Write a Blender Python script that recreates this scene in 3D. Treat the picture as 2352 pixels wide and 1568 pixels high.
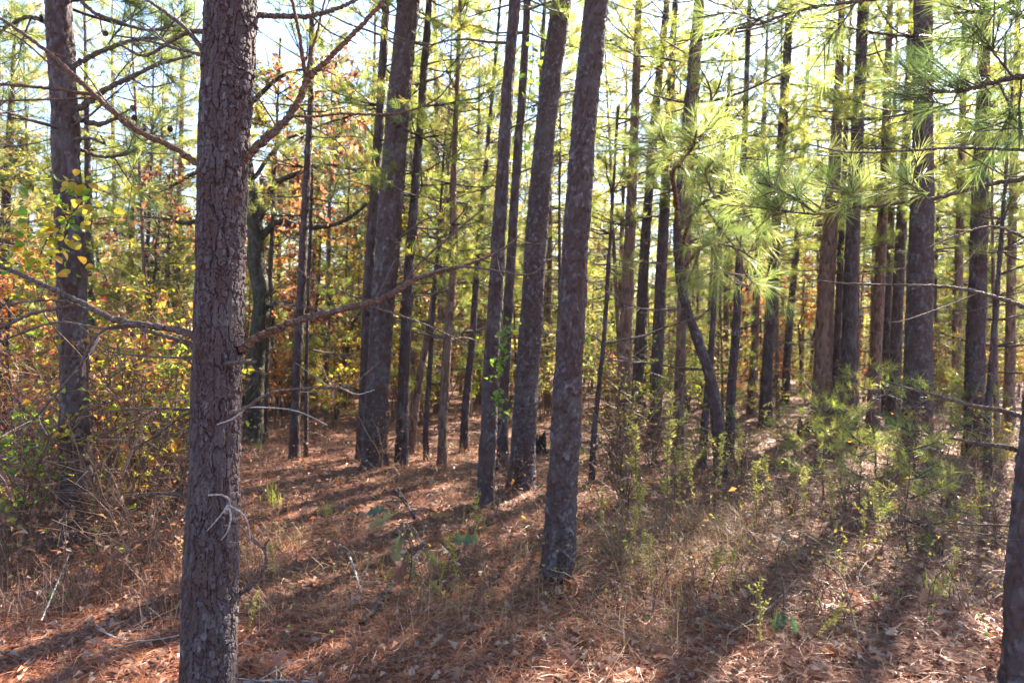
import bpy, math, random
import numpy as np
from mathutils import Vector, Matrix, Quaternion

for o in list(bpy.data.objects):
    bpy.data.objects.remove(o)
S = bpy.context.scene
COL = S.collection
R = np.random.default_rng(11)
np.seterr(over='ignore')

# ------------------------------------------------------------------ camera, world, sun, exposure
CAMZ = 1.6
cam_d = bpy.data.cameras.new('camera')
cam = bpy.data.objects.new('camera', cam_d)
COL.objects.link(cam)
cam.location = (0, 0, CAMZ)
cam.rotation_euler = (math.pi / 2, 0, 0)
cam_d.sensor_width = 36
cam_d.lens = 24.0
cam_d.clip_start = 0.05
cam_d.clip_end = 2000
cam_d.dof.use_dof = True
cam_d.dof.focus_distance = 3.4
cam_d.dof.aperture_fstop = 3.2
S.camera = cam

SUN_AZ, SUN_EL = math.radians(38), math.radians(41)
SUN_DIR = Vector((math.sin(SUN_AZ) * math.cos(SUN_EL), math.cos(SUN_AZ) * math.cos(SUN_EL), math.sin(SUN_EL)))
world = bpy.data.worlds.new('World')
S.world = world
world.use_nodes = True
nt = world.node_tree
bg = nt.nodes['Background']
sky = nt.nodes.new('ShaderNodeTexSky')
sky.sky_type = 'NISHITA'
sky.sun_disc = False
sky.sun_elevation = SUN_EL
sky.sun_rotation = SUN_AZ
sky.air_density = 1.0
sky.dust_density = 0.4
sky.ozone_density = 4.0
nt.links.new(sky.outputs[0], bg.inputs[0])
bg.inputs[1].default_value = 0.068
sl = bpy.data.lights.new('sun', 'SUN')
sl.energy = 5.0
sl.angle = math.radians(0.53)
sl.color = (1.0, 0.89, 0.73)
sun = bpy.data.objects.new('sun', sl)
COL.objects.link(sun)
sun.rotation_euler = SUN_DIR.to_track_quat('Z', 'Y').to_euler()
S.view_settings.view_transform = 'Standard'
S.view_settings.look = 'None'
S.view_settings.exposure = 3.12
S.view_settings.gamma = 1
S.view_settings.use_curve_mapping = False
cy = S.cycles
S.render.filter_size = 1.1
cy.max_bounces = 7
cy.diffuse_bounces = 4
cy.glossy_bounces = 2
cy.transmission_bounces = 4
cy.transparent_max_bounces = 4
cy.caustics_reflective = False
cy.caustics_refractive = False
cy.sample_clamp_indirect = 6.0

# ------------------------------------------------------------------ helpers
def h2(ix, iy, seed=0):
    ix = np.asarray(ix).astype(np.int64)
    iy = np.asarray(iy).astype(np.int64)
    n = (ix * 374761393 + iy * 668265263 + seed * 1442695041) & 0xFFFFFFFF
    n = ((n ^ (n >> 13)) * 1274126177) & 0xFFFFFFFF
    n = ((n ^ (n >> 16)) * 2246822519) & 0xFFFFFFFF
    n = n ^ (n >> 15)
    return (n & 0xFFFFFF) / float(0xFFFFFF)

def vn(x, y, seed=0):
    x = np.asarray(x, float); y = np.asarray(y, float)
    ix = np.floor(x); iy = np.floor(y)
    fx = x - ix; fy = y - iy
    fx = fx * fx * (3 - 2 * fx); fy = fy * fy * (3 - 2 * fy)
    a = h2(ix, iy, seed); b = h2(ix + 1, iy, seed); c = h2(ix, iy + 1, seed); d = h2(ix + 1, iy + 1, seed)
    return (a + (b - a) * fx) * (1 - fy) + (c + (d - c) * fx) * fy

def fbm(x, y, seed=0, o=4):
    s = 0; a = 0.5
    for k in range(o):
        s = s + a * (vn(x * 2 ** k, y * 2 ** k, seed + k) - 0.5)
        a *= 0.5
    return s

def nrm(v):
    return v / np.maximum(np.linalg.norm(v, axis=-1, keepdims=True), 1e-9)

MOUNDS = [(1.5, 4.9, 0.75, 0.11), (2.6, 4.2, 0.9, 0.06), (-2.2, 4.2, 1.1, 0.05), (0.2, 3.3, 0.8, 0.04), (2.9, 6.6, 1.2, 0.10),
          (-0.5, 7.6, 1.4, 0.06), (0.30, 4.42, .26, .06), (.09, 6.97, .3, .06), (-1.65, 8.1, .36, .06), (-.25, 6.22, .22, .05), (5.5, 9.2, .4, .06), (-3.0, 8.3, 1.6, 0.08)]
def gh(x, y):
    x = np.asarray(x, float); y = np.asarray(y, float)
    near = np.clip((30 - np.hypot(x, y)) / 30, 0, 1)
    z = 0.16 * fbm(x * 0.45, y * 0.45, 3, 4) + 0.09 * near * fbm(x * 3.1, y * 3.1, 9, 3)
    for mx, my, r, h in MOUNDS:
        z = z + h * np.exp(-((x - mx) ** 2 + (y - my) ** 2) / r ** 2)
    t = np.clip((y - 24) / 60, 0, 1)
    return z - 4.0 * t * t * (3 - 2 * t)

def P(u, v, d):
    "the point of the place at depth d that the photograph shows at (u, v)"
    return np.array([(u - 1176) / 1568 * d, d, CAMZ + (784 - v) / 1568 * d])

def mesh(name, V, F3=None, F4=None, rnd=None, mat=None, smooth=False):
    V = np.asarray(V, np.float32).reshape(-1, 3)
    F3 = np.zeros((0, 3), np.int32) if F3 is None or len(F3) == 0 else np.asarray(F3, np.int32)
    F4 = np.zeros((0, 4), np.int32) if F4 is None or len(F4) == 0 else np.asarray(F4, np.int32)
    me = bpy.data.meshes.new(name)
    me.vertices.add(len(V))
    me.vertices.foreach_set('co', V.ravel())
    nl = F3.size + F4.size
    me.loops.add(nl)
    me.polygons.add(len(F3) + len(F4))
    me.loops.foreach_set('vertex_index', np.concatenate([F3.ravel(), F4.ravel()]).astype(np.int32))
    st = np.concatenate([np.arange(len(F3)) * 3, F3.size + np.arange(len(F4)) * 4]).astype(np.int32)
    me.polygons.foreach_set('loop_start', st)
    me.update(calc_edges=True)
    if smooth:
        me.shade_smooth()
    else:
        me.shade_flat()
    if rnd is not None:
        a = me.attributes.new('rnd', 'FLOAT', 'POINT')
        a.data.foreach_set('value', np.asarray(rnd, np.float32))
    if mat is not None:
        me.materials.append(mat)
    return me

class MB:
    def __init__(s):
        s.V = []; s.F3 = []; s.F4 = []; s.r = []; s.n = 0
    def add(s, V, F3=None, F4=None, rnd=0.5):
        V = np.asarray(V, float).reshape(-1, 3)
        s.V.append(V)
        if F3 is not None and len(F3): s.F3.append(np.asarray(F3) + s.n)
        if F4 is not None and len(F4): s.F4.append(np.asarray(F4) + s.n)
        s.r.append(np.broadcast_to(np.asarray(rnd, float), (len(V),)))
        s.n += len(V)
    def mesh(s, name, mat, smooth=False, offset=None):
        V = np.concatenate(s.V)
        if offset is not None: V = V - np.asarray(offset)
        return mesh(name, V, np.concatenate(s.F3) if s.F3 else None, np.concatenate(s.F4) if s.F4 else None,
                    np.concatenate(s.r), mat, smooth)

def frames(Pt):
    T = nrm(np.gradient(Pt, axis=1))
    m = nrm(T.mean(axis=1))
    ref = np.where(np.abs(m[:, 2:3]) > 0.75, np.array([[1.0, 0, 0]]), np.array([[0, 0, 1.0]]))
    U = nrm(np.cross(ref[:, None, :], T))
    W = np.cross(T, U)
    return T, U, W

def tubes(mb, Pt, Rd, sides=5, rnd=0.5):
    "a batch of tapered tubes: Pt (B,N,3), Rd (B,N)"
    Pt = np.asarray(Pt, float); Rd = np.asarray(Rd, float)
    if len(Pt) == 0: return
    B, N, _ = Pt.shape
    T, U, W = frames(Pt)
    a = np.arange(sides) * 2 * math.pi / sides
    V = Pt[:, :, None, :] + Rd[:, :, None, None] * (np.cos(a)[None, None, :, None] * U[:, :, None, :] + np.sin(a)[None, None, :, None] * W[:, :, None, :])
    idx = np.arange(B * N * sides).reshape(B, N, sides)
    n = np.roll(idx, -1, axis=2)
    F = np.stack([idx[:, :-1], n[:, :-1], n[:, 1:], idx[:, 1:]], axis=-1).reshape(-1, 4)
    r = np.broadcast_to(np.asarray(rnd, float).reshape(-1, 1, 1) if np.ndim(rnd) else np.full((1, 1, 1), rnd), (B, N, sides)).ravel()
    mb.add(V, None, F, r)

def spline(pts, n):
    "Catmull-Rom through pts, resampled to n points"
    p = np.asarray(pts, float)
    if len(p) == 2:
        t = np.linspace(0, 1, n)[:, None]
        return p[0] * (1 - t) + p[1] * t
    e = np.vstack([2 * p[0] - p[1], p, 2 * p[-1] - p[-2]])
    L = np.concatenate([[0], np.cumsum(np.linalg.norm(np.diff(p[:, :3], axis=0), axis=1))])
    t = np.linspace(0, L[-1], n)
    k = np.clip(np.searchsorted(L, t, side='right') - 1, 0, len(p) - 2)
    f = ((t - L[k]) / np.maximum(L[k + 1] - L[k], 1e-9))[:, None]
    a, b, c, d = e[k], e[k + 1], e[k + 2], e[k + 3]
    return 0.5 * ((2 * b) + (c - a) * f + (2 * a - 5 * b + 4 * c - d) * f ** 2 + (3 * b - a - 3 * c + d) * f ** 3)

def perp(d, rng):
    q = rng.normal(size=d.shape)
    return nrm(q - (q * d).sum(-1, keepdims=True) * d)

def needles(mb, pos, dr, n, length, width, rng, back=0.1, lo=18, hi=75, bent=False, colour=None):
    "n needles round every shoot tip: pos (K,3), dr (K,3)"
    K = len(pos)
    if K == 0: return
    d = np.repeat(nrm(np.asarray(dr, float)), n, axis=0)
    p = np.repeat(np.asarray(pos, float), n, axis=0) - d * (rng.random((K * n, 1)) * back)
    th = np.radians(rng.uniform(lo, hi, (K * n, 1)))
    q = perp(d, rng)
    nd = d * np.cos(th) + q * np.sin(th)
    L = length * rng.uniform(0.75, 1.15, (K * n, 1))
    side = perp(nd, rng) * width * 0.5
    base_r = np.repeat(rng.random(K), n) if colour is None else np.repeat(colour, n)
    r = np.clip(base_r * 0.8 + rng.random(K * n) * 0.2, 0, 1)
    m = K * n
    if not bent:
        V = np.stack([p - side, p + side, p + nd * L + np.array([0, 0, -0.01])], axis=1)
        F = np.arange(m * 3).reshape(m, 3)
        mb.add(V, F, None, np.repeat(r, 3))
    else:
        mid = p + nd * L * 0.55
        tip = p + nd * L + np.concatenate([np.zeros((m, 2)), -L * 0.13 * rng.uniform(0.2, 1, (m, 1))], axis=1)
        V = np.stack([p - side * .8, p + side * .8, mid + side, mid - side, tip], axis=1)
        i = np.arange(m)[:, None] * 5
        mb.add(V, i + np.array([[3, 2, 4]]), i + np.array([[0, 1, 2, 3]]), np.repeat(r, 5))

def leaves(mb, pos, dr, up, size, rng, ratio=0.62, fold=0.25, rnd=None):
    "pointed oval leaves, folded along the midrib: 4 triangles"
    m = len(pos)
    if m == 0: return
    d = nrm(dr); s = nrm(np.cross(d, up)); u = np.cross(s, d)
    L = np.broadcast_to(np.asarray(size, float), (m,))[:, None]
    w = L * ratio * 0.5
    a = pos; tip = pos + d * L - u * L * 0.12
    m1 = pos + d * L * 0.5
    lft = pos + d * L * 0.42 + s * w + u * w * fold * 2
    rgt = pos + d * L * 0.42 - s * w + u * w * fold * 2
    V = np.stack([a, lft, m1, rgt, tip], axis=1)
    i = np.arange(m)[:, None] * 5
    F = np.concatenate([i + np.array([[0, 2, 1]]), i + np.array([[0, 3, 2]]), i + np.array([[1, 2, 4]]), i + np.array([[2, 3, 4]])])
    mb.add(V, F, None, np.repeat(rng.random(m) if rnd is None else rnd, 5))

# ------------------------------------------------------------------ object helpers
def empty(name, loc, label, cat, group=None):
    o = bpy.data.objects.new(name, None)
    COL.objects.link(o)
    o.empty_display_size = 0.2
    o.location = [float(c) for c in loc]
    o['label'] = label; o['category'] = cat
    if group: o['group'] = group
    return o

def part(name, me, parent, loc=None, kind=None, label=None, rot=None, scale=None):
    o = bpy.data.objects.new(name, me)
    COL.objects.link(o)
    if parent is not None: o.parent = parent
    if loc is not None: o.location = [float(c) for c in loc]
    if rot is not None:
        o.rotation_mode = 'QUATERNION'; o.rotation_quaternion = rot
    if scale is not None: o.scale = (scale,) * 3 if np.isscalar(scale) else scale
    if kind: o['kind'] = kind
    if label: o['label'] = label
    return o

def single(name, me, label, cat, loc=(0, 0, 0), group=None):
    o = part(name, me, None, loc)
    o['label'] = label; o['category'] = cat
    if group: o['group'] = group
    return o

# ------------------------------------------------------------------ materials
def newmat(name):
    m = bpy.data.materials.new(name)
    m.use_nodes = True
    m.node_tree.nodes.clear()
    return m, m.node_tree

def N(t, typ, **kw):
    n = t.nodes.new(typ)
    for k, v in kw.items():
        if k.startswith('i_'): n.inputs[k[2:]].default_value = v
        else: setattr(n, k, v)
    return n

def ramp(t, fac, cols):
    r = N(t, 'ShaderNodeValToRGB')
    e = r.color_ramp.elements
    while len(e) > 1: e.remove(e[0])
    for i, (p, c) in enumerate(cols):
        q = e[0] if i == 0 else e.new(p)
        q.position = p
        q.color = (*c, 1)
    t.links.new(fac, r.inputs[0])
    return r.outputs[0]

def leafmat(name, cols, tcols=None, mix=0.5, rough=0.45, spec=0.4, var=0.25):
    m, t = newmat(name)
    at = N(t, 'ShaderNodeAttribute', attribute_name='rnd')
    oi = N(t, 'ShaderNodeObjectInfo')
    c = ramp(t, at.outputs['Fac'], cols)
    tc = ramp(t, at.outputs['Fac'], tcols or cols)
    val = N(t, 'ShaderNodeMapRange'); val.inputs[3].default_value = 1 - var; val.inputs[4].default_value = 1 + var
    t.links.new(oi.outputs['Random'], val.inputs[0])
    outs = []
    for x in (c, tc):
        h = N(t, 'ShaderNodeHueSaturation')
        t.links.new(x, h.inputs['Color']); t.links.new(val.outputs[0], h.inputs['Value'])
        outs.append(h.outputs[0])
    p = N(t, 'ShaderNodeBsdfPrincipled', i_Roughness=rough)
    p.inputs['Specular IOR Level'].default_value = spec
    t.links.new(outs[0], p.inputs['Base Color'])
    tr = N(t, 'ShaderNodeBsdfTranslucent')
    t.links.new(outs[1], tr.inputs[0])
    mx = N(t, 'ShaderNodeMixShader'); mx.inputs[0].default_value = mix
    t.links.new(p.outputs[0], mx.inputs[1]); t.links.new(tr.outputs[0], mx.inputs[2])
    o = N(t, 'ShaderNodeOutputMaterial')
    t.links.new(mx.outputs[0], o.inputs[0])
    return m

def barkmat(name, cols, scale=(22, 22, 7), bump=0.5, dist=0.01, attr=True, fine=90):
    m, t = newmat(name)
    tc = N(t, 'ShaderNodeTexCoord')
    mp = N(t, 'ShaderNodeMapping'); mp.inputs['Scale'].default_value = scale
    t.links.new(tc.outputs['Object'], mp.inputs[0])
    vo = N(t, 'ShaderNodeTexVoronoi', feature='F1'); vo.inputs['Scale'].default_value = 1.0
    t.links.new(mp.outputs[0], vo.inputs['Vector'])
    ve = N(t, 'ShaderNodeTexVoronoi', feature='DISTANCE_TO_EDGE'); ve.inputs['Scale'].default_value = 1.0
    t.links.new(mp.outputs[0], ve.inputs['Vector'])
    ns = N(t, 'ShaderNodeTexNoise'); ns.inputs['Scale'].default_value = fine; ns.inputs['Detail'].default_value = 4
    t.links.new(tc.outputs['Object'], ns.inputs['Vector'])
    n2 = N(t, 'ShaderNodeTexNoise'); n2.inputs['Scale'].default_value = 5; n2.inputs['Detail'].default_value = 3
    t.links.new(tc.outputs['Object'], n2.inputs['Vector'])
    ad = N(t, 'ShaderNodeMath', operation='MULTIPLY_ADD'); ad.inputs[1].default_value = 0.55
    t.links.new(ns.outputs[0], ad.inputs[0])
    if attr:
        at = N(t, 'ShaderNodeAttribute', attribute_name='rnd')
        m2 = N(t, 'ShaderNodeMath', operation='MULTIPLY_ADD'); m2.inputs[1].default_value = 0.7; m2.inputs[2].default_value = -0.12
        t.links.new(at.outputs['Fac'], m2.inputs[0]); t.links.new(m2.outputs[0], ad.inputs[2])
    else:
        m2 = N(t, 'ShaderNodeMath', operation='MULTIPLY_ADD'); m2.inputs[1].default_value = 0.6; m2.inputs[2].default_value = -0.08
        t.links.new(vo.outputs['Color'], m2.inputs[0]); t.links.new(m2.outputs[0], ad.inputs[2])
    c = ramp(t, ad.outputs[0], cols)
    # lichen and weathering
    mxc = N(t, 'ShaderNodeMix', data_type='RGBA', blend_type='MIX')
    r2 = ramp(t, n2.outputs[0], [(0.5, (0, 0, 0)), (0.75, (0.4, 0.4, 0.4))])
    t.links.new(r2, mxc.inputs[0]); t.links.new(c, mxc.inputs[6]); mxc.inputs[7].default_value = (0.11, 0.10, 0.095, 1)
    p = N(t, 'ShaderNodeBsdfPrincipled', i_Roughness=0.75)
    p.inputs['Specular IOR Level'].default_value = 0.25
    t.links.new(mxc.outputs[2], p.inputs['Base Color'])
    b = N(t, 'ShaderNodeBump'); b.inputs['Strength'].default_value = bump; b.inputs['Distance'].default_value = dist
    hh = N(t, 'ShaderNodeMath', operation='MULTIPLY_ADD'); hh.inputs[1].default_value = 0.35
    t.links.new(ns.outputs[0], hh.inputs[0])
    if attr: hh.inputs[2].default_value = 0
    else:
        cl = N(t, 'ShaderNodeMapRange'); cl.inputs[2].default_value = 0.22
        t.links.new(ve.outputs[0], cl.inputs[0]); t.links.new(cl.outputs[0], hh.inputs[2])
    t.links.new(hh.outputs[0], b.inputs['Height'])
    t.links.new(b.outputs[0], p.inputs['Normal'])
    o = N(t, 'ShaderNodeOutputMaterial'); t.links.new(p.outputs[0], o.inputs[0])
    return m

M = {}
BK = [(0.12, (0.016, 0.011, 0.011)), (0.32, (0.062, 0.030, 0.022)), (0.46, (0.048, 0.030, 0.031)), (0.68, (0.078, 0.057, 0.060)), (0.86, (0.125, 0.104, 0.108)), (0.98, (0.23, 0.20, 0.20))]
M['bark_near'] = barkmat('pine_bark_plated', BK, bump=0.6, dist=0.004, fine=130)
M['bark'] = barkmat('pine_bark', BK, scale=(26, 26, 9), bump=0.8, dist=0.012, attr=False)
M['bark_red'] = barkmat('pine_bark_reddish', [(0.1, (0.028, 0.016, 0.012)), (0.5, (0.14, 0.075, 0.052)), (0.9, (0.24, 0.155, 0.12))], scale=(26, 26, 9), bump=0.8, dist=0.012, attr=False)  # reddish bark, lightened to carry warm sunlight and haze on far trunks
M['bark_moss'] = barkmat('mossy_bark', [(0.1, (0.016, 0.014, 0.010)), (0.5, (0.042, 0.036, 0.025)), (0.9, (0.09, 0.08, 0.055))], scale=(30, 30, 10), bump=0.9, dist=0.012, attr=False)
M['char'] = barkmat('charred_wood', [(0.1, (0.008, 0.007, 0.007)), (0.6, (0.025, 0.02, 0.02)), (0.95, (0.07, 0.055, 0.05))], bump=0.9, dist=0.012, attr=False)
M['twig'] = barkmat('dead_twig_wood', [(0.1, (0.04, 0.027, 0.022)), (0.45, (0.085, 0.056, 0.045)), (0.9, (0.17, 0.13, 0.11))], scale=(60, 60, 60), bump=0.9, dist=0.004, attr=False, fine=200)
M['twig_red'] = barkmat('rusty_branch_bark', [(0.1, (0.05, 0.024, 0.016)), (0.45, (0.12, 0.056, 0.034)), (0.9, (0.22, 0.125, 0.08))], scale=(70, 70, 70), bump=1.0, dist=0.005, attr=False, fine=220)
M['twig_pale'] = barkmat('bleached_twig', [(0.1, (0.20, 0.17, 0.15)), (0.9, (0.46, 0.42, 0.38))], scale=(90, 90, 90), bump=0.8, dist=0.003, attr=False, fine=260)
NG = [(0.0, (0.040, 0.072, 0.022)), (0.4, (0.062, 0.095, 0.024)), (0.8, (0.095, 0.115, 0.03)), (0.93, (0.13, 0.11, 0.035)), (1.0, (0.22, 0.10, 0.04))]
NT = [(0.0, (0.22, 0.34, 0.06)), (0.4, (0.42, 0.49, 0.08)), (0.8, (0.60, 0.57, 0.10)), (0.93, (0.55, 0.42, 0.10)), (1.0, (0.55, 0.25, 0.08))]
M['needle'] = leafmat('pine_needles', NG, NT, mix=0.5, rough=0.34, spec=0.5, var=0.2)
M['needle_pale'] = leafmat('pine_needles_paled_for_sun', NG, [(0.0, (0.24, 0.38, 0.08)), (0.5, (0.40, 0.50, 0.12)), (0.9, (0.52, 0.54, 0.16)), (1.0, (0.5, 0.3, 0.1))], mix=0.6, rough=0.32, spec=0.6, var=0.1)  # sunlight on the near boughs is put into this paler colour
M['needle_gold'] = leafmat('fading_pine_needles', [(0, (0.07, 0.095, 0.03)), (0.5, (0.12, 0.115, 0.04)), (0.8, (0.17, 0.12, 0.05)), (1, (0.2, 0.085, 0.04))], [(0, (0.30, 0.40, 0.10)), (0.5, (0.52, 0.50, 0.15)), (0.8, (0.62, 0.46, 0.17)), (1, (0.55, 0.24, 0.10))], mix=0.5, rough=0.36, spec=0.7, var=0.2)
M['needle_dark'] = leafmat('pine_needles_darkened_for_shade', [(0, (0.035, 0.07, 0.03)), (0.9, (0.07, 0.10, 0.035)), (1, (0.2, 0.1, 0.04))], [(0, (0.10, 0.2, 0.05)), (0.9, (0.25, 0.34, 0.08)), (1, (0.5, 0.25, 0.08))], mix=0.45, rough=0.38, spec=0.55, var=0.15)  # same needles with the shade at upper right put into the colour
M['yellow'] = leafmat('yellow_leaves', [(0, (0.16, 0.15, 0.03)), (0.5, (0.26, 0.19, 0.03)), (0.85, (0.28, 0.14, 0.03)), (1, (0.17, 0.07, 0.03))],
                      [(0, (0.50, 0.52, 0.05)), (0.5, (0.80, 0.60, 0.06)), (0.85, (0.78, 0.38, 0.06)), (1, (0.45, 0.16, 0.05))], mix=0.55)
M['orange'] = leafmat('orange_leaves', [(0, (0.24, 0.13, 0.04)), (0.5, (0.24, 0.085, 0.03)), (1, (0.13, 0.05, 0.03))],
                      [(0, (0.85, 0.45, 0.10)), (0.5, (0.80, 0.28, 0.08)), (1, (0.48, 0.14, 0.06))], mix=0.55)
M['rust'] = leafmat('rusty_oak_leaves', [(0, (0.17, 0.075, 0.04)), (0.5, (0.12, 0.05, 0.035)), (1, (0.085, 0.04, 0.03))],
                    [(0, (0.60, 0.36, 0.12)), (0.35, (0.44, 0.18, 0.09)), (1, (0.26, 0.10, 0.06))], mix=0.5)
M['lime'] = leafmat('yellow_green_leaves', [(0, (0.06, 0.10, 0.02)), (0.5, (0.11, 0.14, 0.02)), (1, (0.20, 0.18, 0.03))],
                    [(0, (0.22, 0.42, 0.04)), (0.5, (0.42, 0.56, 0.04)), (1, (0.72, 0.64, 0.05))], mix=0.55)
M['green'] = leafmat('green_leaves', [(0, (0.03, 0.07, 0.022)), (1, (0.08, 0.11, 0.025))], [(0, (0.12, 0.30, 0.05)), (1, (0.36, 0.45, 0.05))], mix=0.5)
M['vine'] = leafmat('vine_leaves', [(0, (0.05, 0.10, 0.02)), (1, (0.10, 0.16, 0.02))], [(0, (0.20, 0.46, 0.04)), (1, (0.42, 0.62, 0.05))], mix=0.5)
M['seedling'] = leafmat('seedling_leaves', [(0, (0.045, 0.075, 0.042)), (0.7, (0.075, 0.10, 0.05)), (1, (0.13, 0.11, 0.05))], [(0, (0.12, 0.22, 0.08)), (0.7, (0.24, 0.32, 0.10)), (1, (0.5, 0.42, 0.12))], mix=0.45)
M['oliv'] = leafmat('olive_leaves', [(0, (0.07, 0.09, 0.03)), (0.6, (0.14, 0.13, 0.04)), (1, (0.2, 0.12, 0.05))], [(0, (0.30, 0.38, 0.07)), (0.6, (0.6, 0.55, 0.10)), (1, (0.7, 0.4, 0.1))], mix=0.5)
M['straw'] = leafmat('dry_grass', [(0, (0.18, 0.075, 0.035)), (0.5, (0.32, 0.17, 0.08)), (0.9, (0.46, 0.33, 0.19)), (1, (0.14, 0.15, 0.05))], mix=0.35, rough=0.5)
M['tangle'] = leafmat('dry_stems', [(0, (0.075, 0.036, 0.024)), (0.7, (0.17, 0.085, 0.05)), (1, (0.34, 0.23, 0.16))], mix=0.15, rough=0.55)
M['grass'] = leafmat('green_grass', [(0, (0.06, 0.10, 0.02)), (1, (0.16, 0.18, 0.05))], [(0, (0.3, 0.42, 0.05)), (1, (0.6, 0.6, 0.12))], mix=0.5)
M['litter'] = leafmat('fallen_needles', [(0, (0.13, 0.036, 0.018)), (0.45, (0.33, 0.085, 0.032)), (0.8, (0.44, 0.150, 0.060)), (1, (0.50, 0.29, 0.16))], mix=0.15, rough=0.42, spec=0.5)
M['deadleaf'] = leafmat('dead_leaves', [(0, (0.12, 0.05, 0.034)), (0.4, (0.27, 0.125, 0.078)), (0.75, (0.34, 0.20, 0.14)), (0.93, (0.38, 0.27, 0.21)), (1, (0.46, 0.13, 0.03))], mix=0.3, rough=0.5, spec=0.35, var=0.35)
M['weed'] = leafmat('yellowed_weed', [(0, (0.14, 0.15, 0.03)), (1, (0.30, 0.25, 0.05))], [(0, (0.40, 0.42, 0.10)), (1, (0.68, 0.58, 0.18))], mix=0.5)

def groundmat():
    m, t = newmat('forest_floor')
    tc = N(t, 'ShaderNodeTexCoord')
    n1 = N(t, 'ShaderNodeTexNoise'); n1.inputs['Scale'].default_value = 1.3; n1.inputs['Detail'].default_value = 6
    n2 = N(t, 'ShaderNodeTexNoise'); n2.inputs['Scale'].default_value = 38; n2.inputs['Detail'].default_value = 5
    vo = N(t, 'ShaderNodeTexVoronoi'); vo.inputs['Scale'].default_value = 17
    for n in (n1, n2, vo): t.links.new(tc.outputs['Object'], n.inputs['Vector'])
    a = ramp(t, n1.outputs[0], [(0.35, (0.060, 0.024, 0.017)), (0.55, (0.15, 0.046, 0.025)), (0.7, (0.12, 0.070, 0.040))])
    b = ramp(t, n2.outputs[0], [(0.3, (0.030, 0.017, 0.014)), (0.55, (0.15, 0.062, 0.038)), (0.75, (0.28, 0.14, 0.09))])
    mx = N(t, 'ShaderNodeMix', data_type='RGBA'); mx.inputs[0].default_value = 0.55
    t.links.new(a, mx.inputs[6]); t.links.new(b, mx.inputs[7])
    m2 = N(t, 'ShaderNodeMix', data_type='RGBA'); m2.inputs[0].default_value = 0.35
    cr = ramp(t, vo.outputs['Color'], [(0.2, (0.07, 0.04, 0.03)), (0.6, (0.2, 0.11, 0.07)), (0.9, (0.3, 0.2, 0.14))])
    t.links.new(mx.outputs[2], m2.inputs[6]); t.links.new(cr, m2.inputs[7])
    p = N(t, 'ShaderNodeBsdfPrincipled', i_Roughness=0.8)
    p.inputs['Specular IOR Level'].default_value = 0.2
    t.links.new(m2.outputs[2], p.inputs['Base Color'])
    bp = N(t, 'ShaderNodeBump'); bp.inputs['Strength'].default_value = 1; bp.inputs['Distance'].default_value = 0.03
    t.links.new(n2.outputs[0], bp.inputs['Height']); t.links.new(bp.outputs[0], p.inputs['Normal'])
    o = N(t, 'ShaderNodeOutputMaterial'); t.links.new(p.outputs[0], o.inputs[0])
    return m
M['ground'] = groundmat()
M['hill'] = barkmat('wooded_hill', [(0.1, (0.05, 0.065, 0.03)), (0.5, (0.10, 0.095, 0.045)), (0.9, (0.16, 0.10, 0.05))], scale=(0.2, 0.2, 0.2), bump=0.3, dist=1.0, attr=False, fine=0.5)
# ------------------------------------------------------------------ ground, hill
def axis(fine0, fine1, step, lo, hi, g=1.09):
    a = list(np.arange(fine0, fine1, step))
    s = step; x = a[-1]
    while x < hi:
        s *= g; x += s; a.append(x)
    s = step; x = a[0]; b = []
    while x > lo:
        s *= g; x -= s; b.append(x)
    return np.array(b[::-1] + a)
gx = axis(-5.5, 5.5, 0.07, -700, 700)
gy = axis(1.6, 10.5, 0.07, -60, 900)
GX, GY = np.meshgrid(gx, gy)
GZ = gh(GX, GY)
idx = np.arange(GX.size).reshape(GX.shape)
F = np.stack([idx[:-1, :-1], idx[:-1, 1:], idx[1:, 1:], idx[1:, :-1]], -1).reshape(-1, 4)
g = part('ground', mesh('ground', np.stack([GX, GY, GZ], -1), None, F, None, M['ground'], True), None)
g['kind'] = 'structure'

hx = np.linspace(-420, 420, 150); hy = np.linspace(150, 420, 46)
HX, HY = np.meshgrid(hx, hy)
prof = np.sin(np.clip((HY - 150) / 200, 0, 1) * math.pi / 2) ** 1.4
HZ = -8 + prof * (40 + 0.02 * HX * -1 + 26 * fbm(HX / 150 + 7, HY / 150, 21, 3)) + 5 * prof * fbm(HX / 7, HY / 7, 5, 3)
idx = np.arange(HX.size).reshape(HX.shape)
F = np.stack([idx[:-1, :-1], idx[:-1, 1:], idx[1:, 1:], idx[1:, :-1]], -1).reshape(-1, 4)
g = part('hill', mesh('hill', np.stack([HX, HY, HZ], -1), None, F, None, M['hill'], True), None)
g['kind'] = 'structure'

# ------------------------------------------------------------------ bark
def sstep(a, b, x):
    t = np.clip((x - a) / (b - a), 0, 1)
    return t * t * (3 - 2 * t)

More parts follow.
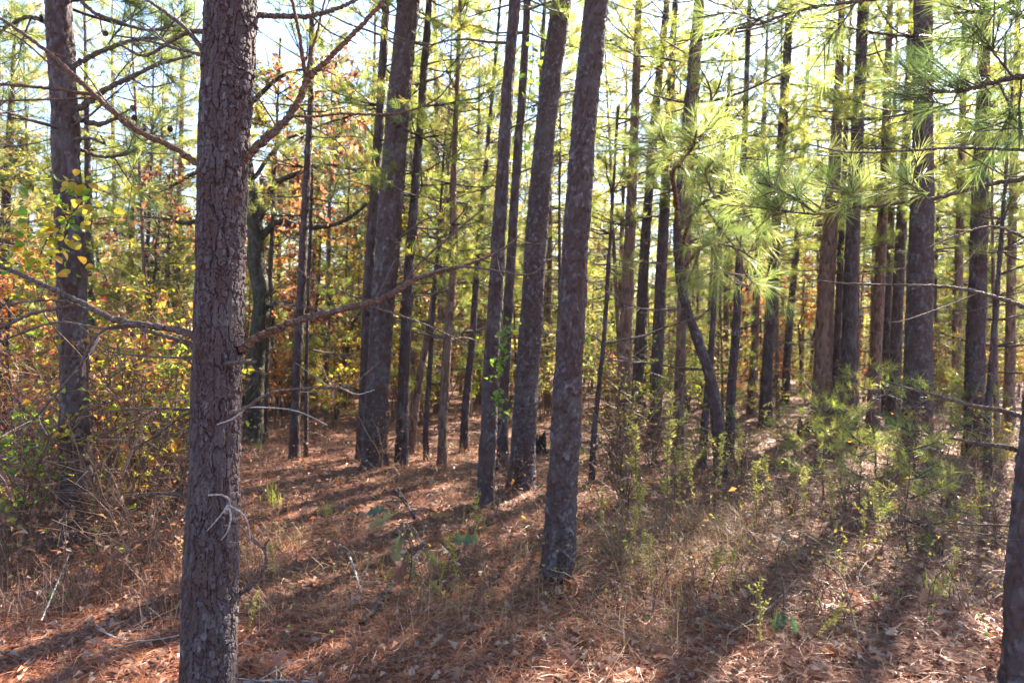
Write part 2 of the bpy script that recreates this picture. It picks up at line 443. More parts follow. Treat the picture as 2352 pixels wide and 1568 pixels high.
def plates(s, a, r, cw, ch, seed):
    "height and tone of scaly pine bark at arc length s and angle a"
    nc = max(4, int(round(2 * math.pi * r / cw)))
    w1 = vn(np.cos(a) * 3 + s * 9.1, np.sin(a) * 3 + s * 5.3, seed + 1) - 0.5
    w2 = vn(np.cos(a) * 3 - s * 7.7 + 40, np.sin(a) * 3 + s * 11.3, seed + 2) - 0.5
    w3 = vn(np.cos(a) * 11 + s * 41, np.sin(a) * 11 + s * 37, seed + 3) - 0.5
    X = a / (2 * math.pi) * nc + 0.9 * w1 + 0.30 * w3
    Y = s / ch + 0.9 * w2 + 0.2 * w3
    cx = np.floor(X); cyy = np.floor(Y)
    F1 = np.full(X.shape, 9.0); F2 = np.full(X.shape, 9.0)
    hid = np.zeros(X.shape); ly = np.zeros(X.shape); lx = np.zeros(X.shape)
    for dx in (-1, 0, 1):
        for dy in (-1, 0, 1):
            ix = cx + dx; iy = cyy + dy
            wx = np.mod(ix, nc)
            jx = ix + 0.5 + 0.8 * (h2(wx, iy, seed) - 0.5)
            jy = iy + 0.5 + 0.8 * (h2(wx, iy, seed + 77) - 0.5)
            ddx = np.abs(X - jx); ddy = np.abs(Y - jy)
            dist = np.maximum(ddx, ddy) * 0.8 + np.hypot(ddx, ddy) * 0.2
            near = dist < F1
            F2 = np.where(near, F1, np.minimum(F2, dist))
            hid = np.where(near, h2(wx, iy, seed + 5), hid)
            ly = np.where(near, Y - jy, ly); lx = np.where(near, X - jx, lx)
            F1 = np.where(near, dist, F1)
    edge = F2 - F1
    h = sstep(0.0, 0.09, edge) * (0.55 + 0.45 * hid) - 0.25 * ly * sstep(0, .2, edge) + 0.10 * lx
    return h, hid

def bark_trunk(name, pts, rad, cw, ch, amp, sides, z_vis, step, mat, flare=0.3, seed=1, banded=False):
    p4 = np.concatenate([np.asarray(pts, float), np.asarray(rad, float)[:, None]], axis=1)
    sp = spline(p4, 1600)
    L = np.concatenate([[0], np.cumsum(np.linalg.norm(np.diff(sp[:, :3], axis=0), axis=1))])
    sv = np.interp(z_vis, sp[:, 2], L)
    s = np.concatenate([np.arange(0, sv, step), np.arange(sv, L[-1], 0.12)])
    c = np.stack([np.interp(s, L, sp[:, k]) for k in range(4)], -1)
    T, U, W = frames(c[None, :, :3])
    U = U[0]; W = W[0]
    a = np.arange(sides) * 2 * math.pi / sides
    A, Sg = np.meshgrid(a, s)
    r0 = float(np.median(c[:, 3][: max(4, int(sv / step))]))
    h, hid = plates(Sg, A, r0, cw, ch, seed)
    h2_, hid2 = plates(Sg * 1.0 + 3.3, A, r0, max(cw * 0.45, .016), ch * 0.28, seed + 31)
    lump = fbm(np.cos(A) * 1.2 + Sg * 2.2, np.sin(A) * 1.2 + Sg * 1.7, seed + 9, 3)
    fine = fbm(np.cos(A) * 14 + Sg * 60, np.sin(A) * 14 + Sg * 33, seed + 14, 2)
    rr = c[:, 3][:, None] * (1 + 0.10 * lump + flare * np.exp(-Sg / 0.13) * (0.7 + 0.5 * np.sin(A * 4 + seed) ** 2))
    if banded:
        # long smooth red brown strips between bands of small grey flakes
        bd = sstep(.36, .58, vn(np.cos(A) * 2.1 + 7 + .5 * lump, np.sin(A) * 2.1 + Sg * .8, seed + 51) + .25 * lump)
        h3, hid3 = plates(Sg + 1.7, A, r0, .015, .030, seed + 61)
        stri = fbm(A * r0 * 160, Sg * 7, seed + 71, 3)
        rr = rr + amp * (bd * (.62 * h3 * (.4 + .9 * hid3) + .75 * h + .35 * fine) + (1 - bd) * (.95 * h + .30 * h2_ + .6 * stri) - .72)
    else: rr = rr + amp * (h * 1.15 + 0.6 * h2_ * (0.25 + h) * sstep(-.16, .06, lump) + 0.55 * fine - 0.8)
    V = c[:, None, :3] + rr[..., None] * (np.cos(A)[..., None] * U[:, None] + np.sin(A)[..., None] * W[:, None])
    n = len(s)
    idx = np.arange(n * sides).reshape(n, sides); nx = np.roll(idx, -1, 1)
    F = np.stack([idx[:-1], nx[:-1], nx[1:], idx[1:]], -1).reshape(-1, 4)
    tone = np.clip(0.45 * hid + 0.6 * hid2 ** 2 + 0.35 * lump, 0, 1)
    if banded: tone = np.clip(bd * (.26 + .42 * hid3 ** 2 + .25 * hid) + (1 - bd) * (.24 + .25 * hid2 + .2 * hid + .5 * stri), 0, 1)
    return mesh(name, V, None, F, tone.ravel(), mat, not banded), c, U, W

# ------------------------------------------------------------------ prototypes shared by copies
def dead_branch_proto(seed, curve=0.12, ntw=7):
    rng = np.random.default_rng(seed)
    mb = MB()
    t = np.linspace(0, 1, 7)
    y = curve * np.sin(t * 2.4) + 0.03 * rng.normal(size=7) * t
    z = -0.10 * t ** 1.5 + 0.16 * t ** 3 + 0.02 * rng.normal(size=7) * t
    main = np.stack([t, y, z], -1)
    tubes(mb, main[None], (0.0105 * (1 - t) ** 0.8 + 0.0022)[None], 5, 0.4)
    Pt = []; Rd = []
    for k in range(ntw):
        q = rng.uniform(0.25, 1.0); b = np.array([np.interp(q, t, main[:, i]) for i in range(3)])
        d = nrm(np.array([0.8, rng.choice([-1, 1]) * rng.uniform(0.4, 1.0), rng.uniform(-0.25, 0.45)]))
        l = rng.uniform(0.15, 0.5) * (1.15 - 0.5 * q)
        bend = rng.normal(size=3) * 0.10
        u = np.linspace(0, 1, 4)[:, None]
        Pt.append(b + d * l * u + bend * l * u ** 2 + np.array([0, 0, 0.15]) * l * u ** 2); Rd.append(0.0040 * (1 - 0.7 * u[:, 0]))
        for j in range(rng.integers(0, 3)):
            uu = rng.uniform(0.3, 0.9); bb = b + d * l * uu
            dd = nrm(d + rng.normal(size=3) * 0.6); ll = l * rng.uniform(0.25, 0.5)
            Pt.append(bb + dd * ll * u + np.array([0, 0, 0.2]) * ll * u ** 2); Rd.append(0.0028 * (1 - 0.6 * u[:, 0]))
    tubes(mb, np.array(Pt), np.array(Rd), 3, 0.6)
    return mb.mesh('dead_branch', M['twig'], True)
DEADB = [dead_branch_proto(100 + k, curve=(-1) ** k * 0.06 * (k % 4 + 1), ntw=6 + k % 4) for k in range(8)]

def pine_crown(H, z0, seed, Lmax, gap=0.42, nn=30, nlen=0.17, nwid=0.005, nbl=9, deadlow=0, mat='needle', wood='bark', low=0.55, thick=0.02):
    rng = np.random.default_rng(seed)
    wb = MB(); nb_ = MB(); tp = []; td = []; Pt = []; Rd = []; P3 = []; R3 = []
    z = z0
    while z < H - 0.15:
        f = (z - z0) / (H - z0)
        Lz = Lmax * (low + (1 - low) * min(1, f / 0.35)) * (1 - f) ** 0.75 + 0.18
        for k in range(rng.integers(2, 5)):
            az = rng.random() * 2 * math.pi
            el = math.radians(-6 + 52 * f + rng.normal() * 9)
            L = Lz * rng.uniform(0.6, 1.15)
            t = np.linspace(0, 1, 6)
            dh = np.array([math.cos(az), math.sin(az), 0])
            side = np.array([-math.sin(az), math.cos(az), 0]) * rng.normal() * 0.15
            pts = np.array([0, 0, z]) + dh * (L * t * math.cos(el))[:, None] + side * (L * t ** 2)[:, None]
            pts[:, 2] += L * (t * math.sin(el) - 0.05 * t + 0.20 * t ** 2.2)
            pts[:, 2] += rng.normal(size=6) * 0.02 * L * t
            Pt.append(pts); Rd.append(thick * (L / Lmax) ** 0.8 * (1 - t) ** 0.8 + 0.004)
            tp.append(pts[-1]); td.append(nrm(pts[-1] - pts[-2]))
            for j in range(max(2, int(nbl * (0.4 + 0.6 * L / Lmax)))):
                q = rng.uniform(0.3, 1.0)
                b = np.array([np.interp(q, t, pts[:, i]) for i in range(3)])
                sgn = rng.choice([-1, 1])
                d = nrm(dh * rng.uniform(0.4, 1) + sgn * np.array([-dh[1], dh[0], 0]) * rng.uniform(0.3, 1) + np.array([0, 0, rng.uniform(-0.1, 0.7)]))
                l = (0.10 + rng.uniform(0.08, 0.34) * L ** 0.7) * (1.2 - 0.5 * q)
                u = np.linspace(0, 1, 3)[:, None]
                tw = b + d * l * u + np.array([0, 0, 0.25 * l]) * u ** 2
                P3.append(tw); R3.append(0.0055 * (1 - 0.55 * u[:, 0]))
                tp.append(tw[-1]); td.append(nrm(tw[-1] - tw[-2]))
                if l > 0.3:
                    tp.append(tw[1] + rng.normal(size=3) * 0.05); td.append(nrm(d + rng.normal(size=3) * 0.5))
        z += gap * rng.uniform(0.7, 1.3)
    tp.append(np.array([0, 0, H])); td.append(np.array([0, 0, 1.0]))
    tubes(wb, np.array(Pt), np.array(Rd), 4, 0.4)
    tubes(wb, np.array(P3), np.array(R3), 3, 0.5)
    needles(nb_, np.array(tp), np.array(td), nn, nlen, nwid, rng, back=0.13)
    return wb.mesh('crown_wood', M[wood], True), nb_.mesh('crown', M[mat])

CROWN = {
    'tall': [pine_crown(13.5, 3.6 + 0.4 * k, 200 + k, 2.5, gap=0.46, nbl=11, nn=34, nlen=0.18, nwid=0.009, mat='needle_gold' if k == 1 else 'needle') for k in range(4)],
    'thin': [pine_crown(13.5, 6.0 + 0.5 * k, 280 + k, 1.75, gap=0.45, nbl=7, nn=36, nwid=0.007) for k in range(3)],
    'semi': [pine_crown(13.5, 4.0 + 0.4 * k, 270 + k, 1.95, gap=0.5, nbl=8, nn=34, nwid=0.0075) for k in range(3)],
    'pole': [pine_crown(10.0, 4.2 + 0.5 * k, 275 + k, 1.0, gap=0.5, nbl=4, nn=28, nwid=0.008, thick=.012) for k in range(3)],
    'wisp': [pine_crown(5.2, 3.0, 290 + k, 0.75, gap=0.5, nbl=4, nn=22, nwid=0.004, thick=0.01) for k in range(3)],
    'mid': [pine_crown(10.0, 2.0 + 0.3 * k, 220 + k, 1.9, gap=0.42, nbl=9, nn=34, nlen=.18, nwid=0.009, mat='needle_gold' if k == 2 else 'needle') for k in range(3)],
    'young': [pine_crown(5.2, 0.7, 240 + k, 1.25, gap=0.32, nbl=8, nn=32, nwid=0.006, thick=0.014) for k in range(3)],
    'sap': [pine_crown(1.5, 0.40, 260 + k, 0.46, gap=0.27, nbl=2, nn=21, nlen=0.15, nwid=0.0058, thick=0.006, mat='needle') for k in range(4)],
}
CROWNH = {'pole': 10.0, 'semi': 13.5, 'thin': 13.5, 'wisp': 5.2, 'tall': 13.5, 'mid': 10.0, 'young': 5.2, 'sap': 1.5}

def dead_skirt(seed, z0, z1, n):
    "all the thin dead limbs below the crown of one far pine, joined"
    rng = np.random.default_rng(seed)
    mb = MB(); Pt = []; Rd = []
    for k in range(n):
        z = rng.uniform(z0, z1); az = rng.random() * 6.283; L = rng.uniform(0.3, 1.5)
        d = np.array([math.cos(az), math.sin(az), rng.uniform(-0.1, 0.35)])
        sd = np.array([-d[1], d[0], 0])
        t = np.linspace(0, 1, 4)[:, None]
        p = np.array([0, 0, z]) + d * L * t + sd * rng.normal() * 0.25 * L * t ** 2 + np.array([0, 0, -0.12]) * L * t + np.array([0, 0, 0.15]) * L * t ** 3
        Pt.append(p); Rd.append(0.010 * (1 - 0.75 * t[:, 0]))
        for j in range(3):
            q = rng.uniform(0.3, 1); b = np.array([0, 0, z]) + d * L * q
            dd = nrm(d + sd * rng.choice([-1, 1]) * rng.uniform(.4, 1.2) + np.array([0, 0, rng.uniform(-.3, .5)])); l = L * rng.uniform(0.15, 0.4)
            Pt.append(b + dd * l * t); Rd.append(0.005 * (1 - 0.6 * t[:, 0]))
    tubes(mb, np.array(Pt), np.array(Rd), 3, 0.4)
    return mb.mesh('dead_twigs', M['twig'], True)
SKIRT = [dead_skirt(300 + k, 1.0, 7.5, 76) for k in range(4)]

def far_trunk(seed, H, r):
    rng = np.random.default_rng(seed)
    t = np.linspace(0, 1, 40)
    c = np.stack([0.10 * fbm(t * 3, t * 0 + seed, seed, 2), 0.10 * fbm(t * 3, t * 0 + seed + 5, seed + 3, 2), t * H], -1)
    c[:, :2] -= c[0, :2]
    mb = MB()
    rad = r * (1 - 0.9 * t ** 1.2) * (1 + 0.35 * np.exp(-t * H / 0.2)) * (1 + 0.06 * rng.normal(size=40))
    tubes(mb, c[None], rad[None], 10, 0.5)
    return mb.mesh('trunk', M['bark_red'] if seed % 4 else M['bark'], True)
TRUNKS = {'pole': [far_trunk(430 + k, 9.9, 0.046) for k in range(4)], 'thin': [far_trunk(410 + k, 13.4, 0.10) for k in range(3)], 'tall': [far_trunk(400 + k, 13.4, 0.105) for k in range(4)], 'mid': [far_trunk(420 + k, 9.9, 0.075) for k in range(3)], 'young': [far_trunk(440 + k, 5.15, 0.04) for k in range(3)], 'sap': [far_trunk(461 + k, 1.48, 0.013) for k in range(3)]}

def shrub(h, spread, nst, nleaf, size, seed, mat, wood='tangle', up=0.5, tw=8, thick=0.008, droop=0.0, ratio=0.62, inner=0.25):
    rng = np.random.default_rng(seed)
    sb = MB(); lb = MB(); A = []; AR = []; B = []; BR = []; lp = []; ld = []
    for k in range(nst):
        az = rng.random() * 6.283; out = spread * rng.uniform(0.25, 1.0); hh = h * rng.uniform(0.6, 1.0)
        t = np.linspace(0, 1, 7)
        w = np.cumsum(rng.normal(size=(7, 3)) * 0.035 * h, axis=0) * t[:, None]
        p = np.stack([0.06 * rng.normal() + out * t ** 1.4 * math.cos(az), 0.06 * rng.normal() + out * t ** 1.4 * math.sin(az), hh * (t - droop * t ** 3)], -1) + w
        p[0, 2] = -0.03
        A.append(p); AR.append(thick * rng.uniform(0.6, 1.2) * (1 - t) ** 0.8 + 0.0022)
        for j in range(tw):
            q = rng.uniform(inner, 1.0); b = np.array([np.interp(q, t, p[:, i]) for i in range(3)])
            d = nrm(np.append(rng.normal(size=2), rng.uniform(-0.2, 0.9)))
            l = rng.uniform(0.12, 0.36) * h * (1.15 - 0.6 * q)
            u = np.linspace(0, 1, 4)[:, None]
            tp_ = b + d * l * u + rng.normal(size=3) * 0.12 * l * u ** 2
            B.append(tp_); BR.append(0.0034 * (1 - 0.6 * u[:, 0]) * (0.6 + 0.4 * h))
            m = rng.poisson(nleaf)
            for e in range(m):
                f = rng.uniform(0.2, 1.0)
                lp.append(b + d * l * f + rng.normal(size=3) * 0.012); ld.append(nrm(d * 0.5 + rng.normal(size=3) * np.array([.8, .8, .55]) + np.array([0, 0, -0.25])))
    tubes(sb, np.array(A), np.array(AR), 5, rng.random(nst)); tubes(sb, np.array(B), np.array(BR), 3, rng.random(len(B)))
    if lp:
        lp = np.array(lp); ld = np.array(ld)
        upv = nrm(rng.normal(size=lp.shape) * 0.6 + np.array([0, 0, 1.0]))
        leaves(lb, lp, ld, upv, size * rng.uniform(0.6, 1.2, len(lp)), rng, ratio)
        return sb.mesh('stem', M[wood], True), lb.mesh('foliage', M[mat])
    return sb.mesh('stem', M[wood], True), None

SHR = {}
for mat in ('yellow', 'orange', 'rust', 'lime', 'oliv', 'green'):
    SHR[mat] = [shrub(2.6, 1.0, 9, 11, 0.085, 500 + 10 * k + hash(mat) % 1, mat) for k in range(2)]
SHR['bare'] = [shrub(1.5, 0.8, 16, 0.7, 0.05, 560 + k, 'rust', up=0.2, tw=10, thick=0.006) for k in range(3)]
SHR['vine'] = [shrub(1.9, 0.95, 14, 1.8, 0.075, 570 + k, ('lime', 'yellow', 'orange', 'rust')[k], tw=10, thick=0.006, ratio=0.85) for k in range(4)]

def broadleaf(h, seed, mat, nleaf=12, size=0.11, spread=1.9, r=0.07, ratio=0.6, z0=0.28, nb=22):
    rng = np.random.default_rng(seed)
    t = np.linspace(0, 1, 14)
    w = np.cumsum(rng.normal(size=(14, 2)) * 0.022 * h, axis=0) * t[:, None]
    c = np.concatenate([w, (t * h)[:, None]], 1)
    tb = MB(); wb = MB(); lb = MB()
    tubes(tb, c[None], (r * (1 - t) ** 0.8 * (1 + 0.4 * np.exp(-t * h / 0.2)) + 0.008)[None], 9, 0.5)
    A = []; AR = []; B = []; BR = []; lp = []; ld = []
    for k in range(nb):
        q = rng.uniform(z0, 1.0); b = np.array([np.interp(q, t, c[:, i]) for i in range(3)])
        az = rng.random() * 6.283; L = spread * rng.uniform(0.5, 1.1) * (1.15 - 0.75 * q)
        d = np.array([math.cos(az), math.sin(az), rng.uniform(0.05, 0.8)])
        u = np.linspace(0, 1, 6)[:, None]
        p = b + d * L * u + np.cumsum(rng.normal(size=(6, 3)) * 0.05 * L, axis=0) * u
        A.append(p); AR.append((0.30 * r * (L / spread) * (1 - u[:, 0]) + 0.005))
        for j in range(9):
            f = rng.uniform(0.25, 1.0); bb = np.array([np.interp(f, u[:, 0], p[:, i]) for i in range(3)])
            dd = nrm(d + rng.normal(size=3) * 0.9); l = rng.uniform(0.2, 0.5) * L
            uu = np.linspace(0, 1, 3)[:, None]
            B.append(bb + dd * l * uu); BR.append(0.005 * (1 - 0.6 * uu[:, 0]))
            for e in range(rng.poisson(nleaf)):
                g_ = rng.uniform(0.3, 1.1)
                lp.append(bb + dd * l * g_ + rng.normal(size=3) * 0.03); ld.append(nrm(dd * 0.4 + rng.normal(size=3) * np.array([.8, .8, .5]) + np.array([0, 0, -.35])))
    tubes(wb, np.array(A), np.array(AR), 5, 0.4); tubes(wb, np.array(B), np.array(BR), 3, 0.5)
    lp = np.array(lp); ld = np.array(ld)
    upv = nrm(rng.normal(size=lp.shape) * 0.7 + np.array([0, 0, 1.0]))
    leaves(lb, lp, ld, upv, size * rng.uniform(0.6, 1.15, len(lp)), rng, ratio)
    return tb.mesh('trunk', M['bark_moss'], True), wb.mesh('crown_wood', M['bark_moss'], True), lb.mesh('crown', M[mat])
BRL = {m: [broadleaf(7.0, 600 + 7 * i + k, m, size=s) for k in range(2)] for i, (m, s) in enumerate((('yellow', .11), ('orange', .12), ('rust', .14), ('oliv', .11)))}
# ------------------------------------------------------------------ pines traced where they stand
def ground_uv(u, d):
    x = (u - 1176) / 1568 * d
    return np.array([x, d, float(gh(x, d))])

def traced(d, pts, H):
    "points of a trunk axis: base on the ground, then the traced course, then on up to height H; widths are in the photograph's pixels"
    b = ground_uv(pts[0][0], d)
    out = [np.array([*(b - [0, 0, 0.06])])]; rad = [pts[0][2] * d / 3136]
    for (u, v, w) in pts[1:]:
        out.append(P(u, v, d)); rad.append(w * d / 3136)
    k = out[-1]; dr = nrm(out[-1] - out[-2])
    r0 = rad[-1]; z0 = k[2]
    for f in (0.35, 0.7, 1.0):
        zz = z0 + (H - z0) * f
        if zz > out[-1][2] + 0.3:
            q = k + dr * (zz - z0) / dr[2]
            out.append(q); rad.append(max(0.012, r0 * (1 - 0.92 * f)))
    return b, np.array(out), np.array(rad)

def q_to(v):
    return Vector((0, 0, 1)).rotation_difference(Vector(v).normalized())

ncr = 0
def add_crown(t, kind, base, top, H, roll=None, k=None):
    global ncr
    ncr += 1
    w, n = CROWN[kind][(ncr if k is None else k) % len(CROWN[kind])]
    q = q_to(top - base) @ Quaternion((0, 0, 1), (ncr * 2.399 if roll is None else roll))
    s = H / CROWNH[kind]
    part('crown_wood', w, t, None, 'stuff', None, q, s)
    part('crown', n, t, None, 'stuff', None, q, s)

nd = 0
def add_dead(t, c, zlo, zhi, n, smin=0.4, smax=1.3, seed=0, base=None):
    rng = np.random.default_rng(900 + seed)
    for k in range(n):
        z = rng.uniform(zlo, zhi)
        i = int(np.argmin(np.abs(c[:, 2] - z)))
        az = rng.random() * 6.283
        d = Vector((math.cos(az), math.sin(az), rng.uniform(-0.15, 0.4))).normalized()
        q = d.to_track_quat('X', 'Z') @ Quaternion((1, 0, 0), rng.uniform(-0.7, 0.7))
        part('dead_branch', DEADB[rng.integers(len(DEADB))], t, c[i, :3] - base, None, None, q, rng.uniform(smin, smax))

TREES = []
def pine(d, pts, H, label, level=1, crown='tall', dead=10, group=None, mat=None, cat='pine tree', seed=None, zlo=1.2, name='pine_tree'):
    seed = len(TREES) + 1 if seed is None else seed
    crown = 'semi' if (d >= 8.3 or d == 5.4) and crown in ('tall', 'mid') else {'tall': 'thin', 'mid': 'thin', 'young': 'wisp'}.get(crown)
    b, c, r = traced(d, pts, H)
    r = r * (.93 if level == 4 else .91)
    t = empty(name, b, label, cat, group)
    zv = min(H - 0.5, CAMZ + 0.53 * d)
    if level == 4: cw, ch, amp, sides, st = 0.036, 0.16, 0.0135, 190, 0.0048
    elif level == 3: cw, ch, amp, sides, st = 0.034, 0.085, 0.0125, 100, 0.009
    elif level == 2: cw, ch, amp, sides, st = 0.042, 0.13, 0.015, 72, 0.014
    else: cw, ch, amp, sides, st = 0.05, 0.13, 0.010, 26, 0.035
    me, cc, U, W = bark_trunk('trunk', c - b, r, cw, ch, amp, sides, zv - b[2], st, mat or (M['bark_near'] if level > 1 else M['bark']), seed=seed * 13, flare=.26, banded=level == 4)
    tr = part('trunk', me, t)
    top = c[-1] - b
    if crown: add_crown(t, crown, np.zeros(3), top, float(np.linalg.norm(top)))
    if dead: add_dead(t, c, zlo, min(zv + 1, H * 0.55), dead, seed=seed, base=b)
    TREES.append((d, c[0, 0]))
    return t, tr, b, cc, U, W

T1 = pine(2.9, [(478, 0, 128), (482, 1400, 122), (490, 1100, 114), (500, 784, 110), (512, 400, 112), (522, 180, 116), (532, 0, 116)], 11,
          'thick scaly pine trunk standing closest to the viewer with many dead side branches', 4, dead=0)
T2 = pine(5.4, [(180, 0, 74), (172, 1000, 66), (168, 784, 60), (160, 500, 60), (150, 300, 58), (140, 100, 54), (135, 0, 53)], 12,
          'left pine leaning slightly left with yellow green creeper leaves on its middle', 2, dead=3, zlo=3)
T3 = pine(8.2, [(860, 0, 60), (866, 900, 56), (878, 700, 56), (892, 560, 58), (907, 330, 56), (925, 130, 54), (938, 0, 53)], 13,
          'dark straight pine leaning right, just past the tip of the long low dead branch', 2, dead=6, zlo=1.0)
T10 = pine(7.05, [(1196, 0, 66), (1203, 1000, 58), (1217, 784, 56), (1235, 500, 52), (1262, 220, 48), (1290, 0, 46)], 13,
           'pine with blackened foot, left of the two stout leaning pines in the middle', 3, dead=4, zlo=3)
T11 = pine(4.5, [(1281, 0, 86), (1290, 1150, 74), (1300, 980, 70), (1310, 784, 66), (1325, 520, 62), (1345, 250, 58), (1370, 0, 56)], 12,
           'stout flaky barked pine in the middle whose foot stands nearest in the litter', 3, dead=3, zlo=4)
T25 = pine(9.3, [(2105, 0, 72), (2108, 900, 64), (2112, 700, 58), (2118, 480, 50), (2120, 260, 43), (2120, 0, 39)], 14,
           'tall straight grey pine on the right behind the bright sapling tuft', 2, dead=8, zlo=2.4)
T29 = pine(3.05, [(2364, 0, 118), (2362, 1400, 94), (2374, 1200, 84), (2391, 1000, 78), (2418, 700, 74), (2440, 300, 70), (2455, 0, 66)], 10,
           'dark pine trunk cut off by the lower right edge of the picture', 2, dead=0)

MID = [
 (9.0, [(832, 0, 34), (838, 900, 28), (848, 640, 26), (868, 330, 22), (888, 0, 17)], 11, 'slim pine close behind the left side of the dark leaning pine', 'mid', 7),
 (8.4, [(922, 0, 34), (927, 900, 27), (938, 640, 24), (958, 380, 20), (975, 150, 17)], 10, 'slim pine with a stub fork just right of the dark leaning pine', 'mid', 7),
 (9.6, [(940, 0, 20), (962, 880, 17), (988, 740, 15), (1000, 640, 12)], 4.6, 'thin crooked pine pole tilting right beside the forked slim pine', 'young', 4),
 (8.9, [(676, 0, 26), (680, 900, 22), (690, 700, 20), (700, 480, 17), (713, 240, 14), (716, 0, 11)], 9, 'slender dark pine pole alone in the yellow leaves right of the nearest trunk', 'mid', 8),
 (9.2, [(703, 0, 10), (705, 800, 8), (712, 560, 7)], 4.0, 'pencil thin sapling pole touching the slender dark pole', None, 2),
 (8.6, [(1015, 0, 24), (1018, 950, 20), (1030, 780, 18), (1044, 560, 17), (1040, 460, 16), (1046, 300, 12)], 7.5, 'thin twiggy pine pole with a burr halfway up, left of the middle group', 'mid', 9),
 (9.8, [(1065, 0, 22), (1070, 930, 19), (1086, 760, 16), (1100, 560, 13), (1116, 380, 10)], 7.5, 'thin pine pole leaning right, between the twiggy pole and the middle group', 'mid', 8),
 (9.2, [(980, 0, 14), (978, 980, 12), (986, 860, 11), (1000, 650, 8)], 4.5, 'short wavy sapling pole left of the twiggy pole', 'young', 3),
 (6.3, [(1114, 0, 44), (1122, 980, 36), (1131, 784, 34), (1145, 560, 31), (1160, 300, 28), (1174, 100, 26), (1181, 0, 25)], 11, 'medium grey pine whose lower trunk carries green climbing vine leaves', 'tall', 4),
 (8.2, [(1153, 0, 30), (1156, 950, 25), (1168, 700, 23), (1186, 400, 21), (1203, 160, 18), (1212, 0, 16)], 11, 'thinner pine half hidden behind the vine clad pine', 'tall', 5),
 (7.5, [(1358, 0, 14), (1366, 980, 11), (1386, 790, 9), (1398, 600, 7)], 4.2, 'thin sapling pole just right of the stout flaky pine', 'young', 2),
 (11.5, [(1427, 0, 40), (1434, 850, 33), (1444, 600, 28), (1456, 330, 22), (1464, 100, 17)], 12, 'brown pine with a pair of dead limbs, first right of the stout flaky pine', 'tall', 8),
 (12.4, [(1460, 0, 32), (1468, 820, 27), (1482, 560, 24), (1502, 300, 20), (1524, 80, 16)], 12, 'pine leaning right close beside the brown paired limb pine', 'tall', 8),
 (12.0, [(1502, 0, 34), (1510, 800, 29), (1522, 560, 26), (1534, 330, 22)], 10, 'grey pine behind the drooping bright needle sprays', 'mid', 6),
 (9.2, [(1556, 0, 30), (1562, 850, 26), (1574, 560, 25), (1590, 260, 25), (1604, 60, 22)], 12, 'dark pine rising above the bright needle sprays', 'tall', 6),
 (8.6, [(1612, 0, 22), (1618, 980, 18), (1630, 850, 15), (1640, 700, 12)], 5.0, 'thin grey leaning sapling pole right of the bent dark trunk', 'young', 3),
 (9.0, [(1674, 0, 25), (1680, 900, 21), (1690, 760, 20), (1698, 600, 18), (1706, 400, 15)], 8.5, 'thin greyish green pine pole right of the bent dark trunk', 'mid', 6),
 (15.0, [(1724, 0, 22), (1732, 820, 18), (1745, 500, 15)], 10, 'thin reddish pine pole left of the pine with the orange glow behind', 'mid', 6),
 (13.0, [(1757, 0, 32), (1766, 780, 26), (1780, 560, 24), (1800, 260, 22), (1812, 60, 18)], 13, 'straight brown pine left of the orange sunlit gap', 'tall', 9),
 (17.0, [(1802, 0, 20), (1812, 760, 17), (1830, 560, 14), (1846, 300, 11)], 11, 'thin reddish pine in the orange sunlit gap', 'mid', 6),
 (12.2, [(1886, 0, 54), (1890, 850, 44), (1900, 620, 38), (1914, 420, 30), (1924, 250, 22), (1930, 100, 16)], 11, 'broad red brown pine, left of the close pair in the right half', 'tall', 9),
 (13.0, [(1916, 0, 20), (1922, 800, 17), (1932, 560, 14)], 9, 'thin pole squeezed between the close pair in the right half', 'mid', 4),
 (12.0, [(1945, 0, 42), (1948, 850, 36), (1956, 600, 33), (1968, 330, 29), (1978, 120, 26), (1984, 0, 24)], 13, 'tall smooth dark pine, right of the close pair in the right half', 'tall', 9),
 (12.6, [(2004, 0, 34), (2010, 850, 28), (2022, 620, 25), (2034, 330, 20), (2042, 80, 15)], 12, 'medium brown pine third left of the tall straight grey pine', 'tall', 9),
 (15.0, [(2030, 0, 22), (2036, 800, 18), (2046, 500, 15)], 10, 'thin far pole second left of the tall straight grey pine', 'mid', 5),
 (13.5, [(2052, 0, 32), (2058, 800, 27), (2068, 560, 24), (2084, 280, 20), (2094, 60, 16)], 12, 'medium brown pine next left of the tall straight grey pine', 'tall', 8),
 (12.5, [(2195, 0, 24), (2198, 800, 20), (2205, 500, 17), (2212, 200, 13)], 11, 'slim brown pine just right of the tall straight grey pine', 'mid', 8),
 (9.6, [(2238, 0, 52), (2240, 850, 43), (2248, 560, 36), (2256, 280, 29), (2262, 60, 23)], 13, 'thick dark pine standing near the right edge', 'tall', 8),
 (8.0, [(2270, 0, 20), (2268, 980, 16), (2276, 860, 13), (2288, 700, 10)], 4.6, 'thin crooked sapling leaning at the foot of the thick dark pine near the right edge', 'young', 3),
 (12.5, [(2316, 0, 26), (2320, 800, 22), (2326, 500, 18), (2334, 200, 14)], 12, 'slim pine between the thick dark pine and the right edge', 'tall', 7),
 (12.0, [(0, 0, 28), (4, 784, 24), (10, 560, 21), (18, 380, 18), (26, 230, 12)], 7.5, 'small dark pine at the far left edge', 'mid', 9),
 (13.0, [(215, 0, 24), (210, 784, 20), (204, 500, 16), (200, 300, 12)], 9, 'thin pine half hidden behind the left leaning pine', 'mid', 6),
 (15.0, [(296, 0, 18), (298, 700, 14), (304, 520, 12)], 7, 'thin pole seen against the pale sky left of the nearest trunk', 'mid', 5),
 (11.0, [(606, 0, 18), (610, 850, 15), (618, 700, 13), (624, 560, 10)], 6.5, 'thin pole beside the mossy oak behind the nearest trunk', 'young', 5),
]
